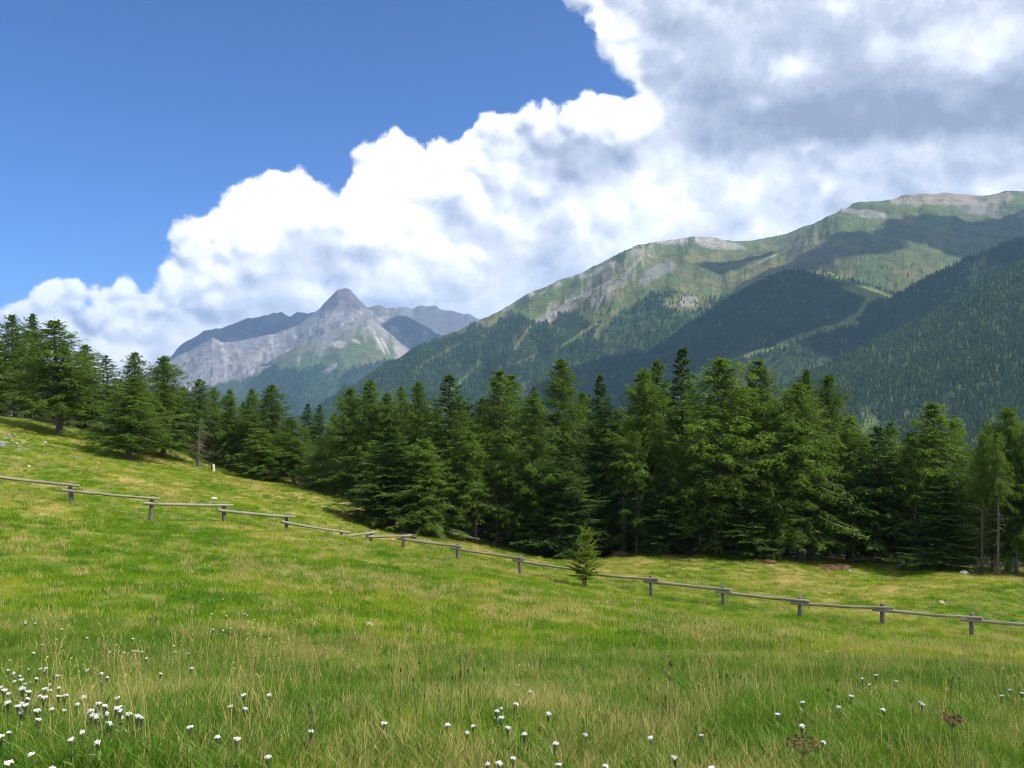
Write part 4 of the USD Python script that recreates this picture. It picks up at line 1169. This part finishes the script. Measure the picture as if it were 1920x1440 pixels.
zz = np.array([-.1, .1, .35, .6, .72])
v, f = tube(np.stack([.03 * np.sin(zz * 5), 0 * zz, zz], -1), [.19, .15, .13, .12, .05], 10, 5, .1)
obj('wood', (v, f), mat('pale_wood', {'p': ('principled_bsdf', {'base_color': (.50, .42, .28), 'roughness': .9})}, []), st.GetPath(), smooth=40)
obj('bark', tube([(-.17, .05, -.1), (-.16, .05, .3), (-.15, .05, .62)], [.09, .08, .03], 8, 6, .1), M_bark, st.GetPath(), smooth=40)

# ------------------------------------------------------------------ grass
def blades(seed, n, radius, hmin, hmax, width, curl, lean=(0, 0)):
    rng = np.random.default_rng(seed)
    a, r = rng.uniform(0, 2 * math.pi, n), radius * np.sqrt(rng.random(n))
    b = np.stack([r * np.cos(a), r * np.sin(a), np.full(n, -.03)], -1)
    h = rng.uniform(hmin, hmax, n)
    t = rng.uniform(0, 2 * math.pi, n)
    o = np.stack([np.cos(t), np.sin(t), 0 * t], -1) * (rng.uniform(.1, 1, n) * curl)[:, None] + np.array([lean[0], lean[1], 0])
    s = rng.uniform(0, 2 * math.pi, n)
    w = np.stack([np.cos(s), np.sin(s), 0 * s], -1) * (width * rng.uniform(.6, 1.3, n))[:, None] * .5
    m_ = b + o * (h * .35)[:, None] + np.array([0, 0, 1.]) * (h * .62)[:, None]
    tip = b + o * (h * 1.0)[:, None] + np.array([0, 0, 1.]) * (h * .92)[:, None]
    V = np.stack([b - w, b + w, m_ - w * .75, m_ + w * .75, tip], 1).reshape(-1, 3)
    k = np.arange(n)[:, None] * 5
    F = np.concatenate([k + [0, 1, 3], k + [0, 3, 2], k + [2, 3, 4]])
    return V, F


def stalks(seed, n, radius, hmin, hmax):
    """Dry flowering stalks with a slim plume."""
    rng = np.random.default_rng(seed)
    out = []
    for k in range(n):
        a, r = rng.uniform(0, 6.28), radius * math.sqrt(rng.random())
        b = np.array([r * math.cos(a), r * math.sin(a), 0])
        h = rng.uniform(hmin, hmax)
        o = np.array([rng.normal(.12, .16), rng.normal(0, .16), 0])
        top = b + o * h + [0, 0, h]
        out.append(tube([b, b + o * h * .4 + [0, 0, h * .55], top], [.0016, .0013, .001], 3, caps=False))
        d = o + [0, 0, .9]
        d /= np.linalg.norm(d)
        for i in range(9):
            c = top - d * (i * .013)
            s_ = rng.normal(0, 1, 3) * .006
            out.append((np.array([c, c + s_ + d * .008, c + d * .013]), np.array([[0, 1, 2]])))
    return join(out)


def turf_material(name, ramp, gain, spread=.34, transl=.35):
    N, L = turf_nodes()
    N.update({'rn': ('math', {'math_type': 'multiply_add', 'value2': spread}), 'off': ('math', {'math_type': 'subtract', 'value2': spread * .5}), 'ramp': ('rgb_ramp', {'ramp': ramp}),
              'hsv': ('hsv', {'value': gain, 'saturation': 1.05}), 'p': ('principled_bsdf', {'roughness': .6, 'specular_ior_level': .2}), 't': ('translucent_bsdf', {}), 'x': ('mix_closure', {'fac': transl})})
    L += [('geo.random_per_island', 'rn.value1'), ('a4.value', 'rn.value3'), ('rn.value', 'off.value1'), ('off.value', 'ramp.fac'), ('ramp.color', 'hsv.color'), ('hsv.color', 'p.base_color'), ('hsv.color', 't.color'),
          ('p.BSDF', 'x.closure1'), ('t.BSDF', 'x.closure2')]
    return mat(name, N, L, surface='x.closure')


M_blade = turf_material('grass_blade', TURF, 2.0, .34, .5)
M_straw = mat('straw', {'g': ('geometry', {}), 'r': ('rgb_ramp', {'ramp': [(0, (.42, .35, .12)), (.6, (.62, .54, .24)), (1, (.72, .65, .36))]}), 'p': ('principled_bsdf', {'roughness': .7, 'specular_ior_level': .2}), 't': ('translucent_bsdf', {}), 'x': ('mix_closure', {'fac': .3})},
              [('g.random_per_island', 'r.fac'), ('r.color', 'p.base_color'), ('r.color', 't.color'), ('p.BSDF', 'x.closure1'), ('t.BSDF', 'x.closure2')], surface='x.closure')
M_lush = mat('lush_blade', {'g': ('geometry', {}), 'r': ('rgb_ramp', {'ramp': [(0, (.09, .19, .012)), (.6, (.16, .29, .02)), (1, (.25, .36, .045))]}), 'p': ('principled_bsdf', {'roughness': .55, 'specular_ior_level': .25}), 't': ('translucent_bsdf', {}), 'x': ('mix_closure', {'fac': .38})},
             [('g.random_per_island', 'r.fac'), ('r.color', 'p.base_color'), ('r.color', 't.color'), ('p.BSDF', 'x.closure1'), ('t.BSDF', 'x.closure2')], surface='x.closure')
M_seed = mat('brown_seed', {'p': ('principled_bsdf', {'base_color': (.06, .035, .02), 'roughness': .9})}, [])


def scatter(name, protos, pos, rng, smin, smax, kind=None, label=None, cat=None):
    pi = UsdGeom.PointInstancer.Define(stage, numbered('/World/' + name))
    targets = [obj('clump', m_, mt, str(pi.GetPath())).GetPath() for m_, mt in protos]
    n = len(pos)
    pi.CreatePrototypesRel().SetTargets(targets)
    kind = rng.integers(0, len(protos), n) if kind is None else kind
    pi.CreateProtoIndicesAttr(Vt.IntArray.FromNumpy(np.asarray(kind, np.int32)))
    pi.CreatePositionsAttr(Vt.Vec3fArray.FromNumpy(np.asarray(pos, np.float32)))
    s = rng.uniform(smin, smax, n)
    pi.CreateScalesAttr(Vt.Vec3fArray.FromNumpy(np.stack([s, s, s * rng.uniform(.85, 1.15, n)], -1).astype(np.float32)))
    a = rng.uniform(0, 2 * math.pi, n) / 2
    q = np.stack([np.cos(a), 0 * a, 0 * a, np.sin(a)], -1)
    pi.CreateOrientationsAttr(Vt.QuathArray([Gf.Quath(float(w), 0, 0, float(z)) for w, _, _, z in q]))
    tag(pi, label, cat, kind='stuff')


def field_points(rng, n, y0, y1, power=1.0):
    """Random points of the part of the meadow in view, a little beyond its sides."""
    y = (y0 ** (power + 1) + rng.random(n) * (y1 ** (power + 1) - y0 ** (power + 1))) ** (1 / (power + 1))
    x = rng.uniform(-.64, .64, n) * y
    ok = y < np.interp(x, EDGE[:, 0], EDGE[:, 1]) + rng.normal(.6, 1.2, n)
    x, y = x[ok], y[ok]
    return np.stack([x, y, gz(x, y)], -1)


def patch(p, scale, seed, lo, hi):
    return sstep(lo, hi, fb(p[:, 0], p[:, 1], scale, 3, seed))


rg = np.random.default_rng(8)
tall = [(blades(1, 95, .15, .05, .15, .0046, .9, (.12, 0)), M_blade), (blades(2, 95, .16, .06, .17, .0044, .9, (.10, 0)), M_blade), (blades(3, 80, .13, .08, .22, .0056, .7, (.10, 0)), M_lush),
        (blades(4, 80, .15, .06, .22, .0034, .8, (.16, 0)), M_straw)]
P = field_points(rg, 15000, 3.8, 13.5, .4)
u = rg.random(len(P))
dry = patch(P, 2.6, 31, .45, .62)
kind = np.where(u < .09 + .30 * dry, 3, np.where(u > .74 - .5 * patch(P, 2.2, 37, .5, .62) * (1 - dry), 2, rg.integers(0, 2, len(P))))
scatter('tall_grass', tall, P, rg, .75, 1.25, kind, 'long mixed green and straw coloured grass covering the foreground', 'grass')
turf = [(blades(11, 120, .34, .035, .10, .011, .8), M_blade), (blades(12, 120, .36, .04, .12, .012, .8), M_blade), (blades(13, 90, .30, .06, .15, .011, .7), M_lush), (blades(14, 80, .32, .05, .16, .009, .7), M_straw)]
P = field_points(rg, 34000, 11, 84, .55)
u = rg.random(len(P))
dry = patch(P, 5., 33, .48, .64)
kind = np.where(u < .04 + .34 * dry, 3, np.where(u > .93 - .35 * patch(P, 4.2, 39, .52, .66) * (1 - dry), 2, rg.integers(0, 2, len(P))))
scatter('short_grass', turf, P, rg, .8, 1.4, kind, 'short turf with dry yellow patches on the slope round the fence', 'grass')
tufts = [(blades(21, 60, .16, .10, .28, .010, .7, (.1, 0)), M_blade), (blades(22, 50, .15, .10, .30, .009, .7, (.1, 0)), M_straw), (blades(23, 56, .2, .08, .2, .013, .9), M_lush)]
P = field_points(rg, 5200, 12, 70, .5)
dry = patch(P, 4., 35, .5, .62)
keep = rg.random(len(P)) < .35 + .65 * dry
P, dry = P[keep], dry[keep]
kind = np.where(rg.random(len(P)) < .2 + .6 * dry, 1, rg.integers(0, 2, len(P)) * 2)
scatter('grass_tuft', tufts, P, rg, .6, 1.2, kind, 'coarse tufts standing up from the short turf', 'grass')
P = field_points(rg, 420, 4.2, 15, .4)
P = P[rg.random(len(P)) < .25 + .75 * patch(P, 3., 41, .46, .6)]
scatter('dry_stalk', [(stalks(31, 7, .16, .28, .55), M_straw), (stalks(32, 6, .18, .25, .5), M_straw)], P, rg, .8, 1.15, None, 'dry straw coloured flowering stalks rising above the foreground grass', 'grass')


def seed_heads(seed):
    rng = np.random.default_rng(seed)
    out = []
    for k in range(5):
        b = np.array([rng.normal(0, .1), rng.normal(0, .1), 0])
        h = rng.uniform(.22, .42)
        top = b + [rng.normal(0, .04), rng.normal(0, .04), h]
        out.append(tube([b, top], [.0016, .0012], 3, caps=False))
        out.append(tube([top, top + [0, 0, .008], top + [0, 0, .018], top + [0, 0, .024]], [.003, .006, .005, .002], 6))
    return join(out)


P = np.array([hit(a + rg.normal(0, 34), b + rg.normal(0, 16), .2) for a, b in [(835, 1350), (730, 1335), (1290, 1300), (1330, 1290), (1600, 1330), (560, 1375), (880, 1270), (1210, 1300), (1250, 1310), (1350, 1310), (1880, 1320)] for _ in range(1)])
scatter('seed_head', [(seed_heads(1), M_seed), (seed_heads(2), M_seed)], P, rg, .8, 1.2, None, 'small dark brown seed heads on thin stems in the foreground grass', 'seed heads')

# ------------------------------------------------------------------ yarrow and other flowers
M_petal = mat('white_petal', {'g': ('geometry', {}), 'r': ('rgb_ramp', {'ramp': [(0, (.66, .66, .64)), (1, (.84, .84, .82))]}), 'p': ('principled_bsdf', {'roughness': .7, 'specular_ior_level': .2}), 't': ('translucent_bsdf', {'color': (.8, .8, .76)}), 'x': ('mix_closure', {'fac': .25})},
              [('g.random_per_island', 'r.fac'), ('r.color', 'p.base_color'), ('p.BSDF', 'x.closure1'), ('t.BSDF', 'x.closure2')], surface='x.closure')
M_stem = mat('flower_stem', {'p': ('principled_bsdf', {'base_color': (.10, .13, .03), 'roughness': .7})}, [])
M_rust = mat('dried_flower', {'g': ('geometry', {}), 'r': ('rgb_ramp', {'ramp': [(0, (.10, .035, .02)), (1, (.26, .10, .06))]}), 'p': ('principled_bsdf', {'roughness': .9})}, [('g.random_per_island', 'r.fac'), ('r.color', 'p.base_color')])


def yarrow(seed, size, h):
    rng = np.random.default_rng(seed)
    n = int(rng.integers(13, 20))
    k = np.arange(n)
    r = size * np.sqrt((k + .5) / n) * rng.uniform(.8, 1.1, n)
    a = k * 2.399 + rng.uniform(-.3, .3, n)
    heads, stems = [], [tube([(0, 0, -.05), (.01, .005, h * .5), (0, 0, h - .05)], [.0028, .0024, .002], 5)]
    for x, y in zip(r * np.cos(a), r * np.sin(a) * .9):
        z = h + rng.uniform(-.003, .003) - (x * x + y * y) * 3.0
        c = np.array([x, y, z])
        stems.append(tube([(0, 0, h - .055), c - [0, 0, .004]], [.0014, .001], 3, caps=False))
        q = np.arange(7) / 7 * 6.283 + rng.uniform(0, 6)
        rr = size * .27 * rng.uniform(.75, 1.15)
        ring = np.stack([c[0] + rr * np.cos(q), c[1] + rr * np.sin(q), np.full(7, z) + rng.uniform(-.003, .003, 7)], -1)
        V = np.vstack([ring, ring * [1, 1, 1] - [0, 0, .004], c + [0, 0, .002]])
        F = [(i, (i + 1) % 7, 14) for i in range(7)] + [(i, i + 7, (i + 1) % 7) for i in range(7)] + [((i + 1) % 7, i + 7, (i + 1) % 7 + 7) for i in range(7)]
        heads.append((V, np.array(F)))
    for i in range(4):
        z = h * (.15 + .18 * i)
        t = i * 2.4
        d = np.array([math.cos(t), math.sin(t), .5]) * .05
        w = np.array([-d[1], d[0], 0]) * .18
        stems.append((np.array([[0, 0, z], d * .5 + w + [0, 0, z], d + [0, 0, z], d * .5 - w + [0, 0, z]]), np.array([[0, 1, 2], [0, 2, 3]])))
    return join(stems), join(heads)


FLOWER = []
for k, (sz, h) in enumerate([(.0145, .19), (.012, .22), (.017, .17)]):
    path = f'/World/tree_kinds/yarrow_{k}'
    UsdGeom.Xform.Define(stage, path)
    st_, hd_ = yarrow(500 + k, sz, h)
    obj('stem', st_, M_stem, path)
    obj('flower_head', hd_, M_petal, path)
    FLOWER.append((path, h))
LEFT = [(1, 1287), (7, 1295), (20, 1298), (28, 1293), (32, 1278), (38, 1276), (18, 1256), (25, 1258), (30, 1265), (35, 1296), (36, 1304), (45, 1286), (48, 1283), (52, 1288), (56, 1295), (60, 1272), (62, 1278), (58, 1285), (35, 1311), (42, 1315), (34, 1323), (48, 1321), (18, 1316), (32, 1328), (55, 1254), (76, 1254), (83, 1257), (86, 1253), (76, 1310), (83, 1304), (80, 1292), (88, 1291), (94, 1293), (107, 1278),
        (106, 1290), (109, 1301), (112, 1304), (125, 1305), (100, 1267), (80, 1328), (98, 1329), (118, 1331), (145, 1321), (153, 1307), (160, 1306), (165, 1312), (176, 1253), (185, 1260), (199, 1270), (170, 1332), (165, 1335), (190, 1322), (185, 1322), (188, 1343), (180, 1344), (193, 1332), (200, 1332), (178, 1343), (218, 1306), (217, 1341), (234, 1323), (232, 1333), (242, 1338), (257, 1342), (266, 1345), (187, 1356), (173, 1366), (145, 1386), (58, 1351), (29, 1370), (3, 1379), (73, 1408), (18, 1422), (85, 1438), (187, 1384)]
OTHER = [(355, 1366, 'white yarrow left of the middle of the foreground, its head tilted flat'), (404, 1381, 'small white yarrow between the flat headed one and the pair at the bottom left'), (513, 1409, 'large white yarrow head in the grass at the bottom, a third from the left'), (579, 1373, 'white yarrow above and right of the large head at the bottom left'),
         (441, 1391, 'single white yarrow low in the foreground, left of the large head'), (455, 1301, 'upper white yarrow of a loose bunch left of the centre'), (449, 1329, 'lowest white yarrow of the loose bunch left of the centre'), (440, 1324, 'left white yarrow of the loose bunch left of the centre'), (510, 1303, 'small white yarrow right of the loose bunch'),
         (969, 1285, 'upper small white yarrow near the middle of the meadow'), (997, 1291, 'white yarrow just right of the upper small one near the middle'), (960, 1320, 'topmost large white yarrow of the central bunch'), (940, 1330, 'white yarrow with a right tilted head in the central bunch'), (932, 1334, 'left white yarrow of the central bunch'), (942, 1344, 'right lower white yarrow of the central bunch'), (930, 1348, 'lowest white yarrow of the central bunch'),
         (1020, 1333, 'white yarrow standing alone right of the central bunch'), (886, 1361, 'white yarrow left below the central bunch'), (872, 1371, 'smaller white yarrow lowest at the left of the central bunch'), (831, 1358, 'white yarrow among dark seed heads'), (707, 1358, 'white yarrow at the left of the dark seed heads'), (952, 1367, 'small white yarrow under the central bunch'),
         (986, 1376, 'large white yarrow head right below the central bunch'), (1033, 1391, 'white yarrow low in the grass, right of the large head'), (1106, 1368, 'small white yarrow half hidden by straw right of the centre'), (1225, 1377, 'white yarrow in the tall green grass right of the centre'), (1273, 1408, 'white yarrow near the bottom edge right of the centre'), (963, 1422, 'white yarrow at the bottom centre'),
         (919, 1432, 'leftmost white yarrow cut by the bottom edge at the centre'), (941, 1430, 'white yarrow beside the leftmost one at the bottom centre'), (1052, 1438, 'white yarrow cut by the bottom edge right of the centre'), (1133, 1436, 'white yarrow at the bottom edge amid straw'), (1314, 1382, 'white yarrow left of the brown dried flower'), (1331, 1436, 'large white yarrow at the bottom edge below the pale straw'),
         (1458, 1340, 'wide white yarrow left of the pair above the brown dried flower'), (1515, 1318, 'white yarrow with a slanted head at the right'), (1503, 1359, 'wide white yarrow right above the brown dried flower'), (1530, 1389, 'small white yarrow beside the brown dried flower'), (1597, 1307, 'white yarrow right of the slanted head'), (1621, 1273, 'left white yarrow of a small high pair at the right'), (1642, 1267, 'largest white yarrow of the small high group at the right'),
         (1633, 1283, 'lowest white yarrow of the small high group at the right'), (1682, 1279, 'white yarrow right of the small high group'), (1578, 1327, 'white yarrow low between the slanted head and the dark grass'), (1720, 1314, 'upper white yarrow of a pair in dark green grass at the right'), (1718, 1316, 'lower white yarrow of a pair in dark green grass at the right'), (1665, 1330, 'tiny white yarrow in front of dark green grass'),
         (1902, 1295, 'white yarrow close to the right edge'), (1917, 1300, 'white yarrow cut by the right edge'), (1880, 1306, 'small white yarrow left of the two at the right edge')]


def flower(px_, py_, label, group=None):
    k = rf.integers(0, 3)
    path, h = FLOWER[k]
    s = rf.uniform(.85, 1.2)
    p = hit(px_, py_, h * s)
    t_ = thing('yarrow', label, 'flower', p, rf.uniform(0, 360), (s, s, s), group)
    t_.AddRotateXOp().Set(float(rf.uniform(-16, 16)))
    t_.GetPrim().GetReferences().AddInternalReference(path)
    t_.GetPrim().SetInstanceable(True)


for a, b in LEFT:
    place = ('at the top of' if b < 1275 else 'at the far left of' if a < 65 and b < 1335 else 'in the middle of' if b < 1315 else 'at the right end of' if b < 1347 else 'scattered below')
    flower(a, b, f'white yarrow {place} the dense flower drift at the lower left', f'yarrow {place} the lower left drift')
for a, b, lab in OTHER:
    flower(a, b, lab)
for a, b in [(50, 1162), (47, 1169), (67, 1168), (114, 1180), (56, 1224), (84, 1207), (198, 1223), (163, 1195), (247, 1196), (218, 1209), (246, 1221), (256, 1222), (266, 1222), (322, 1209), (323, 1223), (233, 1223), (352, 1253), (295, 1263), (348, 1226), (270, 1234), (65, 1004), (115, 1015), (118, 1023), (172, 1025), (177, 1035), (210, 1042), (226, 1031), (248, 1042), (285, 1024), (298, 1033), (342, 1040), (350, 1052), (355, 1053), (362, 1058), (366, 1065), (380, 1057), (423, 1072), (392, 1061), (395, 1062), (420, 1154), (446, 1150), (460, 1151), (467, 1153), (473, 1162), (397, 1151), (406, 1178), (420, 1181), (433, 1178), (553, 1162), (490, 1120), (421, 1122)]:
    place = ('high on the left slope just below the fence' if b < 1045 else 'in the streak below the fence on the left slope' if b < 1090 else 'in the middle of the left slope' if b < 1185 else 'low on the left slope above the dense drift')
    flower(a, b, 'small white flower ' + place, 'small white flowers ' + place)


def umbel(px_, py_, size, h, seed, label):
    rng = np.random.default_rng(seed)
    p = hit(px_, py_, h)
    t_ = thing('dried_umbel', label, 'flower', p)
    stems = [tube([(0, 0, -.05), (.02, 0, h * .5), (0, 0, h - .06)], [.004, .0035, .003], 5)]
    heads = []
    for k in range(34):
        r, a = size * math.sqrt((k + .5) / 34), k * 2.4
        c = np.array([r * math.cos(a), r * math.sin(a), h - r * r * 2 + rng.uniform(-.01, .01)])
        stems.append(tube([(0, 0, h - .06), c], [.0014, .001], 3, caps=False))
        for i in range(5):
            q = c + rng.normal(0, .007, 3)
            heads.append((q + rng.normal(0, .006, (3, 3)), np.array([[0, 1, 2]])))
    obj('stem', join(stems), M_stem, t_.GetPath())
    obj('flower_head', join(heads), M_rust, t_.GetPath())


umbel(1505, 1391, .075, .42, 1, 'rust brown dried flower umbel standing in the foreground at the right')
umbel(1785, 1344, .06, .4, 2, 'second rust brown dried umbel, half sunk in green grass at the far right')


def plant_rosette(seed):
    rng = np.random.default_rng(seed)
    out = []
    for k in range(11):
        a, l, w = k * 2.4 + rng.uniform(-.3, .3), rng.uniform(.10, .2), rng.uniform(.03, .05)
        o, s = np.array([math.cos(a), math.sin(a), 0]), np.array([-math.sin(a), math.cos(a), 0])
        V = np.array([[0, 0, 0], o * l * .5 + s * w + [0, 0, l * .55], o * l + [0, 0, l * .6], o * l * .5 - s * w + [0, 0, l * .5]])
        out.append((V, np.array([[0, 1, 2], [0, 2, 3]])))
    return join(out)


M_herb = mat('herb_leaf', {'p': ('principled_bsdf', {'base_color': (.045, .085, .02), 'roughness': .95, 'specular_ior_level': .05})}, [])
for k, (a, b, lab) in enumerate([(775, 1240, 'dark green leafy herb alone in the turf near the middle'), (665, 1262, 'dark green leafy clump left of the middle of the meadow'), (650, 1268, 'lower dark leafy herb beside the leafy clump left of the middle'), (285, 1170, 'broad leaved green herb on the left slope'), (605, 1290, 'dark herb with small leaves below the left slope')]):
    p = hit(a, b)
    s = .9
    o = obj('leafy_herb', plant_rosette(700 + k), M_herb)
    o.AddTranslateOp().Set(Gf.Vec3d(*map(float, p)))
    o.AddScaleOp().Set(Gf.Vec3f(s, s, s))
    tag(o, lab, 'plant')

# ------------------------------------------------------------------ the air
hz = trimesh.creation.box(bounds=[[-16000, -16000, -330], [16000, 16000, 1560]])
# HAZE
M_haze = usdkit.material(stage, '/World/Looks/haze', {'v': ('principled_volume', {'color': (.36, .62, 1.0), 'density': 5.0e-5, 'anisotropy': .3})}, [], volume='v.volume')
tag(obj('haze', hz, M_haze), 'thin blue haze filling the air of the valley', 'haze', kind='stuff')
